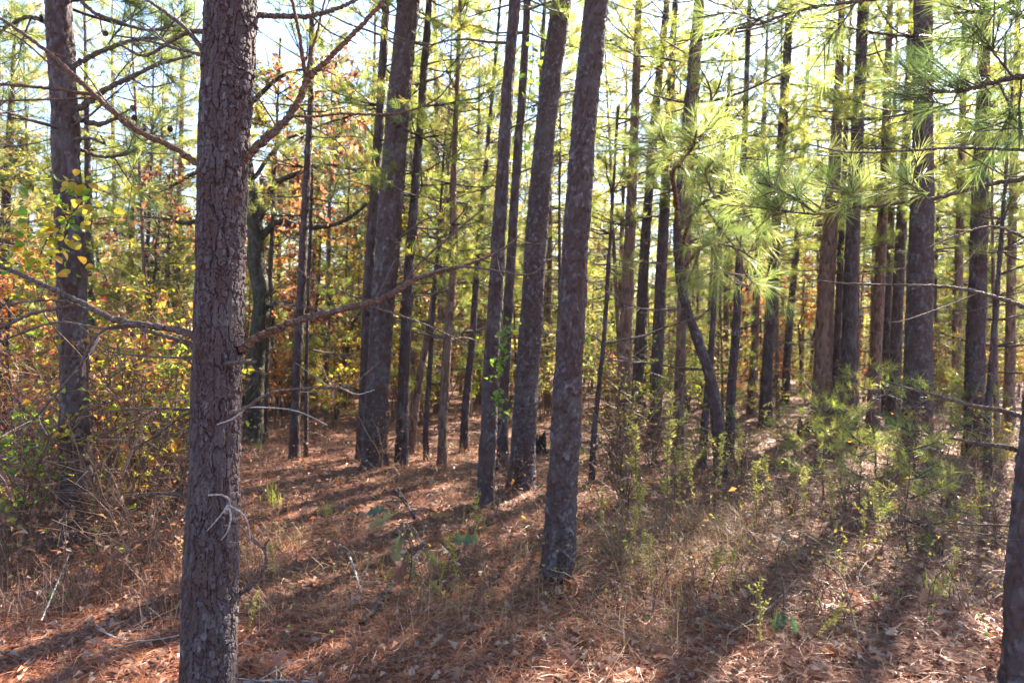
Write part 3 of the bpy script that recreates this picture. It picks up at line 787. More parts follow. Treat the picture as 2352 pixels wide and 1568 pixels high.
for i, (d, pts, H, lab, cr, dd) in enumerate(MID):
    big = pts[0][2] > 40 or d < 7
    pine(d, pts, H, lab, 2 if (big and d < 10) else 1, cr, dd, mat=None if (big and d < 10) else (M['bark_red'] if i % 3 == 2 else M['bark']))

# the bent dark trunk
BT = pine(7.7, [(1658, 0, 32), (1648, 980, 27), (1634, 880, 25), (1606, 790, 23), (1578, 710, 22), (1562, 630, 21), (1556, 540, 18), (1560, 440, 14), (1572, 300, 10)], 6.5,
          'dark bent trunk curving left over its middle', 2, 'young', 3)

# ------------------------------------------------------------------ mossy oak behind the nearest trunk
def oak():
    d = 10.5
    b = ground_uv(583, d)
    t = empty('oak_tree', b, 'crooked mossy oak with rusty leaves half hidden behind the nearest trunk', 'oak tree')
    pts = [(583, 1008, 44), (585, 900, 38), (590, 800, 36), (600, 690, 36), (588, 600, 38), (586, 520, 34), (570, 400, 26), (560, 250, 20), (566, 100, 12)]
    c = np.array([b - [0, 0, .05]] + [P(u, v, d) for u, v, w in pts[1:]]); r = np.array([w * d / 3136 for *_, w in pts])
    me, cc, U, W = bark_trunk('trunk', c - b, r, 0.05, 0.10, 0.014, 40, 6.5, 0.03, M['bark_moss'], seed=71)
    part('trunk', me, t)
    limbs = [[(588, 560, 18), (640, 510, 15), (700, 520, 13), (780, 512, 10), (840, 470, 7), (870, 440, 6)],
             [(586, 520, 18), (620, 440, 14), (680, 400, 11), (760, 380, 7), (830, 400, 4)],
             [(575, 420, 11), (640, 330, 8), (720, 290, 5), (800, 260, 4)],
             [(580, 520, 18), (500, 500, 13), (430, 520, 10), (380, 510, 7), (330, 500, 3)],
             [(570, 400, 16), (500, 380, 12), (430, 400, 9), (380, 430, 5), (340, 440, 3)],
             [(562, 250, 14), (640, 180, 9), (720, 160, 5), (790, 190, 3)],
             [(600, 700, 12), (660, 690, 8), (720, 720, 5), (780, 740, 3)]]
    rng = np.random.default_rng(5)
    lb = MB()
    for k, L in enumerate(limbs):
        n = 12
        dd = d + rng.uniform(-1.1, 0.6) * np.linspace(0, 1, len(L))
        q = np.array([[*P(u, v, e), w * e / 3136] for (u, v, w), e in zip(L, dd)])
        s = spline(q, n)
        s[:, :3] += np.cumsum(rng.normal(size=(n, 3)) * 0.012, axis=0)
        mb = MB(); tubes(mb, s[None, :, :3], np.maximum(s[None, :, 3], .006), 7, 0.4)
        Pt = []; Rd = []; lp = []; ld = []
        for j in range(22):
            f = rng.integers(3, n); bb = s[f, :3]
            dv = nrm(rng.normal(size=3) + np.array([0, 0, .3])); l = rng.uniform(0.2, 0.65)
            u = np.linspace(0, 1, 4)[:, None]
            Pt.append(bb + dv * l * u + rng.normal(size=3) * .1 * u ** 2); Rd.append(0.007 * (1 - .6 * u[:, 0]))
            for e in range(9):
                lp.append(bb + dv * l * rng.uniform(.3, 1.1) + rng.normal(size=3) * .05); ld.append(nrm(rng.normal(size=3) + np.array([0, 0, -.5])))
        tubes(mb, np.array(Pt), np.array(Rd), 3, .5)
        part('limb', mb.mesh('limb', M['bark_moss'], True, b), t)
        lp = np.array(lp)
        leaves(lb, lp, np.array(ld), nrm(rng.normal(size=lp.shape) * .7 + [0, 0, 1]), rng.uniform(.08, .15, len(lp)), rng, .6)
    part('crown', lb.mesh('crown', M['rust'], False, b), t, None, 'stuff')
oak()

# ------------------------------------------------------------------ the stand behind: pines, young pines, broadleaves
def stand_pine(u, d, kind, H, label, group, seed, name='pine_tree', cat='pine tree', lean=None, skirt=True):
    rng = np.random.default_rng(seed)
    b = ground_uv(u, d)
    t = empty(name, b, label, cat, group)
    if group: BGL.append((t, d))
    lean = rng.normal(size=2) * 0.035 if lean is None else lean
    t.rotation_mode = 'QUATERNION'
    t.rotation_quaternion = q_to((lean[0] + 0.02, lean[1], 1)) @ Quaternion((0, 0, 1), rng.random() * 6.283)
    t.scale = (H / CROWNH[kind],) * 3
    k = int(rng.integers(99))
    part('trunk', TRUNKS[kind][k % len(TRUNKS[kind])], t, (0, 0, -0.05))
    w, n = CROWN[kind][k % len(CROWN[kind])]
    part('crown_wood', w, t, None, 'stuff'); part('crown', n, t, None, 'stuff')
    if skirt: part('dead_twigs', SKIRT[k % 4], t, None, 'stuff')
    return t

MARKS = [(5, 'far left edge pine'), (168, 'left leaning pine'), (500, 'nearest trunk'), (590, 'mossy oak'), (690, 'slender dark pole'), (878, 'dark leaning pine'), (938, 'forked slim pine'), (1030, 'twiggy pine pole'),
         (1086, 'right leaning thin pole'), (1131, 'vine clad pine'), (1217, 'pine with blackened foot'), (1310, 'stout flaky pine'), (1440, 'paired limb pine'), (1520, 'grey pine behind the sprays'), (1600, 'bent dark trunk'),
         (1690, 'greyish green pole'), (1766, 'brown pine by the sunlit gap'), (1900, 'broad red brown pine'), (1955, 'tall smooth dark pine'), (2112, 'tall straight grey pine'), (2242, 'thick dark pine near the edge'), (2350, 'right edge trunk')]
BGL = []
def zone(u):
    m = min(MARKS, key=lambda q: abs(q[0] - u))
    return ('left' if u < m[0] else 'right') + ' of the ' + m[1]
rng = np.random.default_rng(77)
spots = []
tries = 0
while len(spots) < 230 and tries < 40000:
    tries += 1
    d = 14 + 48 * rng.random() ** 0.9
    u = rng.uniform(-150, 2500)
    x = (u - 1176) / 1568 * d
    dens = 0.85 if u < 440 else 1.0
    if rng.random() > dens: continue
    if any((x - a) ** 2 + (d - b) ** 2 < 1.45 ** 2 for a, b in spots): continue
    if any((x - a) ** 2 + (d - b) ** 2 < 1.0 for b, a in TREES): continue
    spots.append((x, d))
    kind = rng.choice(['tall', 'tall', 'mid', 'young'] if u > 440 else ['tall', 'mid', 'mid', 'young'])
    H = {'tall': rng.uniform(11.5, 15), 'mid': rng.uniform(8, 11), 'young': rng.uniform(4, 6.5)}[kind]
    if kind == 'tall' and d < 17.5: kind = 'thin'
    z = zone(u)
    lab = {'thin': 'slender pine far back, ', 'tall': 'tall pine far back, ', 'mid': 'lower bushy pine far back, ', 'young': 'short young pine far back, '}[kind] + z
    stand_pine(u, d, kind, H, lab, 'pines far back in the stand', 3000 + tries, skirt=kind != 'young')

tries = 0; k = 0
while k < 112 and tries < 9000:
    tries += 1
    d = 11.5 + 26 * rng.random() ** .9; u = rng.uniform(-100, 2450); x = (u - 1176) / 1568 * d
    if u < 1250 and rng.random() > .55: continue
    if any((x - a) ** 2 + (d - b) ** 2 < .45 for a, b in spots) or any((x - a) ** 2 + (d - b) ** 2 < .4 for b, a in TREES): continue
    spots.append((x, d)); k += 1
    stand_pine(u, d, 'pole', rng.uniform(7, 11), 'thin young pine pole far back, ' + zone(u), 'thin pine poles in the crowded stand', 3500 + tries, 'young_pine', 'young pine')

def broad(u, d, mat, H, label, group, seed, k=0):
    rng = np.random.default_rng(seed)
    b = ground_uv(u, d)
    t = empty('broadleaf_tree', b, label, 'tree', group)
    BGL.append((t, d))
    t.rotation_euler = (rng.normal() * .05, rng.normal() * .05, rng.random() * 6.28)
    t.scale = (H / 7.0,) * 3
    a, w, c = BRL[mat][seed % 2]
    part('trunk', a, t, (0, 0, -.05)); part('crown_wood', w, t, None, 'stuff'); part('crown', c, t, None, 'stuff')

BROAD = [(40, 9.5, 'orange', 3.0), (-60, 12, 'oliv', 5.0), (330, 13, 'oliv', 4.5), (400, 17, 'yellow', 4.6), (120, 15, 'oliv', 6.0), (250, 20, 'rust', 5.0),
         (640, 15, 'orange', 5.6), (700, 19, 'yellow', 6.4), (770, 14, 'yellow', 4.4), (630, 24, 'rust', 8.0), (820, 22, 'orange', 6.5), (560, 21, 'yellow', 7.0), (930, 17, 'oliv', 5.0), (980, 24, 'orange', 6.0),
         (1080, 20, 'rust', 4.5), (1150, 27, 'yellow', 6.0), (1250, 21, 'oliv', 5.5), (1400, 24, 'oliv', 6.0), (1560, 26, 'oliv', 5.5), (1700, 23, 'orange', 4.8), (1840, 20, 'orange', 3.8), (1860, 28, 'yellow', 6.0),
         (2010, 24, 'orange', 4.5), (2090, 27, 'yellow', 5.0), (2200, 22, 'yellow', 4.0), (2300, 24, 'oliv', 6.0), (1960, 31, 'oliv', 7.0), (1780, 34, 'yellow', 7.0),
         (60, 22, 'oliv', 8.0), (-80, 26, 'yellow', 9.0), (240, 30, 'oliv', 10.0), (640, 20, 'oliv', 9.0), (560, 30, 'oliv', 11.0), (740, 28, 'oliv', 11.0), (860, 18, 'oliv', 8.0), (800, 34, 'yellow', 12.0),
         (960, 20, 'oliv', 9.0), (1020, 30, 'oliv', 12.0), (1110, 24, 'oliv', 10.0), (1240, 32, 'oliv', 12.0), (1420, 34, 'oliv', 11.0), (1660, 30, 'oliv', 10.0), (2240, 34, 'oliv', 11.0), (1320, 26, 'oliv', 8.0)]
for i, (u, d, mat, H) in enumerate(BROAD):
    word = {'orange': 'orange brown', 'yellow': 'yellow', 'rust': 'rust red', 'oliv': 'olive yellow'}[mat]
    broad(u, d, mat, H, f'{word} broadleaf tree behind the pines, {zone(u)}', 'broadleaf trees behind the pines', 4000 + i)

# ------------------------------------------------------------------ bushes filling the stand
rng = np.random.default_rng(78)
for i in range(120):
    d = 13.5 * (30 / 13.5) ** rng.random(); u = rng.uniform(-60, 2420)
    x = (u - 1176) / 1568 * d
    key = rng.choice(['yellow', 'orange', 'rust', 'oliv', 'lime'] if u < 1250 else ['yellow', 'orange', 'rust', 'oliv', 'oliv'], p=[.22, .17, .15, .36, .10])
    word = {'orange': 'orange', 'yellow': 'yellow', 'rust': 'red brown', 'oliv': 'olive green', 'lime': 'lime green'}[key]
    b = ground_uv(u, d)
    t = empty('shrub', b, f'low {word} bush far back, {zone(u)}', 'shrub', 'low bushes deep in the stand')
    BGL.append((t, d))
    t.rotation_euler = (0, 0, rng.random() * 6.28); s_ = rng.uniform(1.1, 2.5) * (1.25 if u < 1100 else .9) / 2.6; t.scale = (s_ * 1.2, s_ * 1.2, s_)
    s, f = SHR[key][i % 2]
    part('stem', s, t); part('foliage', f, t, None, 'stuff')

# ------------------------------------------------------------------ far woods
def far_woods():
    rng = np.random.default_rng(31)
    for nm, mat, n in (('far_woods', 'oliv', 90), ('far_woods_autumn', 'yellow', 34), ('far_woods_pine', 'needle', 90)):
        mb = MB()
        lp = []; ld = []; sz = []
        for k in range(n):
            d = rng.uniform(52, 120); u = rng.uniform(-300, 2700); x = (u - 1176) / 1568 * d
            H = rng.uniform(6, 13) if mat != 'needle' else rng.uniform(10, 15)
            if u < 900: H *= 0.8
            m = 560
            q = nrm(rng.normal(size=(m, 3))) * rng.random((m, 1)) ** 0.5
            c = np.array([x, d, float(gh(x, d)) + H * 0.52]) + q * np.array([H * .3, H * .3, H * .5])
            c += 0.5 * np.sin(c[:, ::-1] * 2.1)
            lp.append(c); ld.append(nrm(rng.normal(size=(m, 3)))); sz.append(rng.uniform(.4, .9, m))
        lp = np.concatenate(lp); ld = np.concatenate(ld)
        leaves(mb, lp, ld, nrm(rng.normal(size=lp.shape)), np.concatenate(sz), rng, .6)
        o = part('far_woods', mb.mesh(nm, M[mat]), None, None, 'stuff')
far_woods()
# ------------------------------------------------------------------ dead side branches of the near trunks
LIMBW = 0.82
def limb_pts(L, d0, dslope=0.0):
    "traced branch: (u, v, w[, d]); depth runs from the trunk with a slope per 1000 px"
    out = []; u0, v0 = L[0][0], L[0][1]; run = 0
    for k, q in enumerate(L):
        if k: run += math.hypot(q[0] - L[k - 1][0], q[1] - L[k - 1][1])
        d = q[3] if len(q) > 3 else d0 + dslope * run / 1000
        out.append([*P(q[0], q[1], d), q[2] * d / 3136 * LIMBW])
    return np.array(out)

def limb_mesh(q, n, sides, rng, mat, base, knob=0.0, name='branch'):
    s = spline(q, n)
    s[:, :3] += rng.normal(size=(n, 3)) * s[:, 3:4] * 0.22
    rad = np.maximum(s[:, 3], 0.0012) * (1 + knob * rng.random(n))
    mb = MB(); tubes(mb, s[None, :, :3], rad[None], sides, 0.4)
    return mb.mesh(name, mat, True, base), s

def dead_limb(tree, base, L, subs, d0, sl, mat, seed, smat=None, knob=0.25, fine=6, label=None):
    rng = np.random.default_rng(seed)
    q = limb_pts(L, d0, sl)
    me, s = limb_mesh(q, max(24, len(L) * 14), 9, rng, mat, base, knob)
    br = part('branch', me, tree, label=label)
    for SL in subs:
        # a twig leaves the branch at its nearest point
        i = int(np.argmin(np.hypot(1176 + 1568 * s[:, 0] / s[:, 1] - SL[0][0], 784 - 1568 * (s[:, 2] - CAMZ) / s[:, 1] - SL[0][1])))
        d1 = s[i, 1]; sl1 = rng.uniform(-0.9, 0.9)
        qq = limb_pts(SL, d1, sl1); qq[0, :3] = s[i, :3]
        me, ss = limb_mesh(qq, max(16, len(SL) * 10), 6, rng, smat or mat, base, knob, 'twig')
        part('twig', me, br)
    if fine:
        mb = MB(); Pt = []; Rd = []
        for k in range(fine):
            f = int(rng.uniform(0.25, 1) * (len(s) - 1)); bb = s[f, :3]
            dv = nrm(rng.normal(size=3) * np.array([1, .6, .8])); l = rng.uniform(0.05, 0.28); u = np.linspace(0, 1, 5)[:, None]
            Pt.append(bb + dv * l * u + rng.normal(size=3) * .05 * u ** 2); Rd.append(0.0016 * (1 - .5 * u[:, 0]))
        tubes(mb, np.array(Pt), np.array(Rd), 4, .5)
        part('twigs', mb.mesh('twigs', smat or mat, True, base), br, None, 'stuff')
    return br

t1, tr1, b1, c1 = T1[:4]
D1 = 2.9
dead_limb(t1, b1, [(470, 385, 18), (452, 375, 17), (390, 335, 15), (300, 290, 14), (215, 215, 13), (110, 120, 10), (0, 42, 8), (-120, -20, 6)],
          [[(215, 222, 9), (130, 205, 8), (50, 198, 7), (-60, 188, 5)], [(225, 228, 6), (140, 228, 5), (0, 232, 4)], [(190, 200, 6), (120, 150, 5), (40, 85, 4), (-30, 60, 3)],
           [(330, 305, 5), (250, 240, 4), (180, 150, 3), (120, 120, 2)]], D1 - .03, 0.3, M['twig_red'], 1)
dead_limb(t1, b1, [(545, 392, 26), (560, 368, 24), (600, 330, 21), (650, 282, 19), (690, 225, 17), (705, 182, 16), (740, 150, 14), (800, 90, 12), (870, 15, 10), (920, -50, 8)],
          [[(705, 182, 11), (695, 130, 10), (688, 80, 9), (668, -10, 8)], [(706, 178, 8), (715, 120, 7), (730, 70, 6), (748, -10, 5)],
           [(668, 266, 8), (720, 268, 7), (780, 262, 6), (880, 263, 6), (950, 252, 5), (1010, 222, 4), (1050, 165, 3), (1078, 112, 2)],
           [(640, 296, 5), (600, 235, 4), (570, 190, 3)], [(660, 262, 4), (780, 330, 3), (800, 380, 2)]], D1 - .02, 0.35, M['twig_red'], 2)
dead_limb(t1, b1, [(545, 806, 24), (560, 798, 22), (600, 772, 20), (680, 738, 18), (760, 716, 17), (870, 690, 15), (920, 662, 13), (970, 635, 11), (1080, 605, 8), (1150, 575, 6), (1192, 543, 4)],
          [[(950, 645, 8), (1000, 625, 8), (1060, 613, 7), (1120, 618, 6), (1180, 629, 6), (1225, 628, 5), (1250, 605, 4), (1278, 558, 3)],
           [(925, 660, 7), (950, 620, 6), (985, 585, 6), (1060, 520, 5), (1100, 488, 4)], [(838, 704, 6), (880, 712, 6), (930, 728, 5), (1000, 755, 4), (1075, 792, 3)],
           [(860, 694, 4), (880, 655, 4), (905, 600, 3)], [(640, 755, 4), (625, 800, 3), (600, 845, 3)]], D1 - .02, 0.5, M['twig_red'], 3, M['twig'])
dead_limb(t1, b1, [(490, 806, 22), (468, 784, 20), (430, 765, 18), (380, 752, 17), (270, 735, 15), (180, 692, 14), (90, 650, 12), (0, 612, 10), (-120, 570, 8)],
          [[(190, 700, 9), (130, 708, 8), (60, 725, 8), (-30, 770, 6)], [(225, 722, 6), (130, 690, 6), (0, 700, 5)], [(330, 745, 8), (240, 755, 7), (140, 740, 6), (60, 760, 5), (-30, 800, 4)]],
          D1 - .06, 0.2, M['twig'], 4)
dead_limb(t1, b1, [(448, 800, 13), (425, 785, 12), (340, 760, 10), (300, 745, 8), (228, 765, 8), (180, 845, 8), (120, 915, 7), (70, 975, 6), (30, 1035, 4)],
          [[(228, 765, 6), (215, 800, 6), (195, 825, 5), (175, 852, 4)]], D1 - .02, -0.1, M['twig'], 5, M['twig_pale'], fine=2)
dead_limb(t1, b1, [(448, 820, 6), (430, 822, 6), (340, 818, 5), (250, 806, 4), (215, 775, 3)], [[(250, 806, 3), (240, 790, 2), (238, 770, 2)]], D1 - .02, 0.2, M['twig'], 6, fine=1)
dead_limb(t1, b1, [(440, 940, 8), (420, 940, 7), (330, 937, 6), (240, 947, 4), (180, 960, 3)], [[(360, 940, 4), (290, 975, 4), (205, 1007, 3)]], D1 - .02, -0.3, M['twig'], 7, M['twig'], fine=1)
dead_limb(t1, b1, [(440, 945, 8), (405, 965, 7), (350, 1005, 6), (300, 1032, 4)], [], D1 + .02, 0.5, M['twig'], 8, fine=2)
dead_limb(t1, b1, [(440, 1142, 10), (425, 1137, 9), (370, 1132, 7), (298, 1135, 3)], [], D1 - .04, -0.2, M['twig'], 9, fine=1)
dead_limb(t1, b1, [(530, 948, 12), (562, 938, 9), (600, 912, 8), (645, 897, 7), (720, 890, 7), (800, 887, 6), (850, 850, 5), (875, 828, 3)],
          [[(565, 932, 5), (552, 948, 5), (530, 963, 4), (498, 975, 3)], [(568, 934, 4), (650, 938, 3), (700, 950, 3), (752, 976, 2)], [(780, 890, 4), (820, 905, 3), (860, 895, 2)]],
          D1 - .10, -0.1, M['twig'], 10, M['twig_pale'], fine=1)
dead_limb(t1, b1, [(520, 1175, 12), (524, 1160, 8), (527, 1152, 5), (522, 1142, 4), (505, 1136, 4), (478, 1137, 3)],
          [[(528, 1160, 4), (505, 1185, 4), (485, 1208, 3), (467, 1228, 2)], [(528, 1162, 4), (530, 1190, 4), (522, 1220, 3), (508, 1240, 2)], [(530, 1160, 4), (555, 1178, 4), (570, 1205, 3), (578, 1262, 2)]],
          D1 - .16, -0.15, M['twig_pale'], 11, M['twig_pale'], knob=0.5, fine=0, label='bleached white curled twig fork in front of the trunk')
dead_limb(t1, b1, [(530, 1388, 16), (546, 1368, 13), (575, 1345, 11), (600, 1318, 10), (612, 1285, 9), (608, 1255, 7), (618, 1238, 5)],
          [[(610, 1272, 5), (595, 1248, 5), (570, 1225, 4), (548, 1205, 3)], [(600, 1265, 4), (575, 1238, 3), (556, 1225, 2)]], D1 - .03, -0.2, M['twig'], 12, fine=1)
dead_limb(t1, b1, [(575, 36, 17), (592, 35, 15), (660, 38, 13), (720, 36, 12), (790, 14, 9), (850, -20, 7)], [[(715, 40, 5), (760, 75, 4), (820, 100, 3)]], D1 + .02, 0.5, M['twig'], 13, fine=2)
dead_limb(t1, b1, [(490, 150, 16), (470, 128, 14), (455, 100, 12), (420, 60, 10), (370, 22, 8), (300, -25, 6)], [], D1 - .03, 0.3, M['twig'], 14, fine=3)
dead_limb(t1, b1, [(485, 130, 11), (462, 126, 9), (400, 110, 7), (330, 92, 5), (262, 82, 4)], [[(400, 112, 3), (340, 72, 3), (300, 40, 2)]], D1 - .02, 0.8, M['twig'], 15, fine=3)
dead_limb(t1, b1, [(480, 75, 14), (468, 72, 12), (430, 76, 10), (385, 100, 8), (330, 128, 7), (270, 100, 5)], [[(385, 100, 4), (340, 60, 4), (290, 40, 3)]], D1 + .01, 0.9, M['twig'], 16, fine=3)
dead_limb(t1, b1, [(520, 835, 13), (545, 832, 10), (580, 832, 8), (590, 828, 4)], [], D1 - .09, 0.0, M['twig'], 17, fine=0)

t2, tr2, b2, c2 = T2[:4]
dead_limb(t2, b2, [(150, 250, 18), (182, 248, 16), (240, 208, 13), (300, 178, 11), (360, 150, 9), (440, 128, 5)], [[(300, 178, 5), (340, 200, 4), (400, 190, 3)], [(250, 205, 4), (290, 150, 3), (340, 110, 2)]], 5.4, 0.5, M['twig'], 21)
dead_limb(t2, b2, [(155, 268, 16), (182, 276, 14), (230, 285, 12), (275, 272, 8), (330, 300, 5)], [[(250, 282, 5), (300, 250, 4), (310, 240, 3)], [(270, 275, 4), (340, 330, 3), (380, 300, 3)]], 5.4, -0.4, M['twig'], 22)
dead_limb(t2, b2, [(130, -10, 12), (160, -30, 10), (210, 25, 9), (270, 50, 8), (340, 70, 6), (400, 60, 4)], [[(230, 35, 4), (235, 75, 3)]], 5.3, 0.5, M['twig'], 23)
dead_limb(t2, b2, [(175, 320, 9), (210, 318, 7), (240, 330, 5), (230, 310, 3)], [], 5.35, -.3, M['twig'], 24, fine=1)

def left_boughs():
    for k, (L, subs, sl) in enumerate([
        ([(170, 150, 14), (230, 120, 12), (300, 95, 10), (370, 90, 7), (430, 120, 4)], [[(300, 95, 5), (350, 140, 4), (400, 190, 3)], [(240, 115, 5), (280, 60, 4), (330, 20, 3)], [(370, 90, 4), (400, 50, 3), (440, 20, 2)]], 1.6),
        ([(120, 60, 12), (70, 40, 10), (20, 60, 7), (-30, 100, 5)], [[(70, 40, 5), (50, 100, 4), (40, 150, 3)]], 1.2),
        ([(175, 340, 10), (230, 360, 8), (300, 350, 6), (360, 300, 4)], [[(260, 358, 4), (300, 420, 3), (330, 450, 2)]], 2.2)]):
        live_bough(t2, b2, L, 5.5, sl, 131 + k, 22, subs, t0=.3, nn=40, nw=.003)

# pine cones on the limbs of the left pine
def cone_mesh(rng):
    mb = MB(); V = []; F = []
    for k in range(70):
        f = k / 70; a = k * 2.399; z = f * 0.06; r = 0.022 * math.sin(math.pi * (0.12 + 0.82 * f))
        c = np.array([math.cos(a) * r, math.sin(a) * r, z]); o = np.array([math.cos(a), math.sin(a), 0.5]); s = np.array([-math.sin(a), math.cos(a), 0])
        w = 0.006 + r * 0.25
        b = len(V); V += [c * [.3, .3, 1] - s * w * .4, c * [.3, .3, 1] + s * w * .4, c + o * .006 + s * w, c + o * .009, c + o * .006 - s * w]
        F += [[b, b + 1, b + 2], [b, b + 2, b + 3], [b, b + 3, b + 4]]
    mb.add(np.array(V), np.array(F), None, 0.3)
    return mb.mesh('pine_cone', M['bark_red'])
CONE = cone_mesh(np.random.default_rng(3))
for k, (u, v) in enumerate([(310, 266), (332, 283), (303, 243), (240, 80), (95, 52), (392, 302)]):
    part('pine_cone', CONE, t2, P(u, v, 5.3 + 0.1 * (k % 3)) - b2, None, None, Quaternion((1, .3, 0), 2.4 + k), (.7, .7, .95))

# ------------------------------------------------------------------ right edge pine and its live boughs
t9, tr9, b9, c9 = T29[:4]
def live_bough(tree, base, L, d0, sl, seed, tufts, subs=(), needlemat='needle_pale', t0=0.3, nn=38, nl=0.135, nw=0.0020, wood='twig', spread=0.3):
    rng = np.random.default_rng(seed)
    q = limb_pts(L, d0, sl)
    me, s = limb_mesh(q, max(24, len(L) * 12), 7, rng, M[wood], base, .2)
    br = part('bough', me, tree)
    tp = []; td = []; Pt = []; Rd = []
    n = len(s)
    for SL in subs:
        i = int(np.argmin(np.hypot(1176 + 1568 * s[:, 0] / s[:, 1] - SL[0][0], 784 - 1568 * (s[:, 2] - CAMZ) / s[:, 1] - SL[0][1])))
        qq = limb_pts(SL, s[i, 1], rng.uniform(-.8, .8)); qq[0, :3] = s[i, :3]
        me, ss = limb_mesh(qq, 16, 5, rng, M[wood], base, .2, 'twig')
        part('twig', me, br)
        for j in range(int(tufts * 0.35) + 2):
            f = int(rng.uniform(.3, 1) * 15); dv = nrm(nrm(ss[f, :3] - ss[max(0, f - 2), :3] + 1e-6) + rng.normal(size=3) * .8 + [0, 0, .3])
            l = rng.uniform(.05, spread); u = np.linspace(0, 1, 4)[:, None]
            w = ss[f, :3] + dv * l * u; Pt.append(w); Rd.append(0.004 * (1 - .4 * u[:, 0])); tp.append(w[-1]); td.append(dv)
        tp.append(ss[-1, :3]); td.append(nrm(ss[-1, :3] - ss[-3, :3]))
    for j in range(tufts):
        f = int(rng.uniform(t0, 1) * (n - 1)); dv = nrm(nrm(s[f, :3] - s[max(0, f - 2), :3] + 1e-6) * .8 + rng.normal(size=3) * .75 + [0, 0, .35])
        l = rng.uniform(.06, spread); u = np.linspace(0, 1, 4)[:, None]
        w = s[f, :3] + dv * l * u + np.array([0, 0, .15 * l]) * u ** 2; Pt.append(w); Rd.append(0.0045 * (1 - .4 * u[:, 0])); tp.append(w[-1]); td.append(dv)
    tp.append(s[-1, :3]); td.append(nrm(s[-1, :3] - s[-4, :3]))
    mb = MB(); tubes(mb, np.array(Pt), np.array(Rd), 4, .5)
    part('twigs', mb.mesh('twigs', M[wood], True, base), br, None, 'stuff')
    nb_ = MB(); needles(nb_, np.array(tp), np.array(td), nn, nl, nw, rng, back=.10, lo=8, hi=62, bent=True)
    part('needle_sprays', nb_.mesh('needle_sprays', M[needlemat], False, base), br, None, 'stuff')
    return br

left_boughs()
live_bough(t9, b9, [(2390, 395, 15), (2352, 410, 13), (2250, 428, 11), (2150, 455, 10), (2050, 468, 9), (1960, 482, 7), (1880, 492, 6), (1780, 482, 5), (1690, 470, 4)], 3.2, 1.6, 31, 30,
           [[(1980, 480, 6), (1960, 455, 5), (1955, 440, 4)], [(1880, 490, 6), (1800, 440, 5), (1740, 420, 4)], [(1780, 482, 5), (1830, 430, 4), (1850, 415, 3)], [(2130, 460, 5), (2100, 430, 4), (2080, 420, 3)]], t0=.62)
# the bent pine's boughs reach towards the light
tb, trb, bb_, cb = BT[:4]
live_bough(tb, bb_, [(1556, 520, 15), (1552, 450, 13, 7.0), (1545, 400, 11, 6.0), (1560, 375, 9, 5.3), (1590, 340, 7, 4.9), (1600, 300, 5, 4.7)], 7.7, 0, 32, 30,
           [[(1548, 400, 7), (1500, 370, 6), (1470, 350, 4)], [(1556, 380, 7), (1600, 400, 6), (1660, 390, 4)], [(1580, 350, 6), (1620, 300, 5), (1640, 290, 4)], [(1570, 360, 6), (1530, 330, 5), (1510, 310, 4)]], t0=.5, wood='bark_red')
live_bough(tb, bb_, [(1560, 600, 12), (1580, 520, 10, 6.6), (1610, 470, 8, 5.7), (1680, 440, 7, 5.0), (1740, 430, 5, 4.7)], 7.7, 0, 33, 30,
           [[(1620, 468, 7), (1650, 520, 6), (1690, 570, 4)], [(1640, 455, 6), (1620, 400, 5), (1640, 370, 4)], [(1680, 440, 6), (1720, 500, 5), (1760, 540, 4)]], t0=.5, wood='bark_red')
live_bough(tb, bb_, [(1562, 640, 11), (1590, 590, 9, 6.6), (1630, 560, 7, 5.6), (1690, 570, 6, 4.9), (1740, 600, 4, 4.6)], 7.7, 0, 34, 26,
           [[(1630, 560, 7), (1650, 600, 6), (1640, 640, 4)], [(1690, 570, 5), (1720, 640, 4), (1780, 660, 3)], [(1610, 575, 6), (1590, 620, 5), (1580, 650, 4)]], t0=.5, wood='bark_red')
live_bough(t9, b9, [(2400, 60, 14), (2352, 40, 12), (2200, -10, 10), (2000, 0, 9), (1850, 22, 8), (1720, 62, 6), (1640, 70, 4)], 3.2, 1.3, 35, 24,
           [[(1960, 5, 5), (1930, 60, 4), (1880, 110, 3)], [(1760, 50, 5), (1680, 30, 4), (1610, 40, 3)]], t0=.45)
live_bough(t9, b9, [(2400, 190, 18), (2352, 175, 16), (2280, 190, 13), (2200, 210, 10), (2120, 205, 6)], 3.2, 1.6, 36, 24,
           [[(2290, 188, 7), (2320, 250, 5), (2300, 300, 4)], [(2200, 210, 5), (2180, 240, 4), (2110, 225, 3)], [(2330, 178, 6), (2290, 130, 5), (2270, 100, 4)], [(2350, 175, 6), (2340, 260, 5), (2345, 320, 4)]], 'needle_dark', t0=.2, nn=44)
live_bough(t9, b9, [(2400, -30, 14), (2340, 0, 12), (2260, 25, 9), (2190, 30, 6)], 3.2, 1.2, 37, 16, [[(2300, 12, 5), (2260, 60, 4), (2220, 90, 3)]], t0=.2)
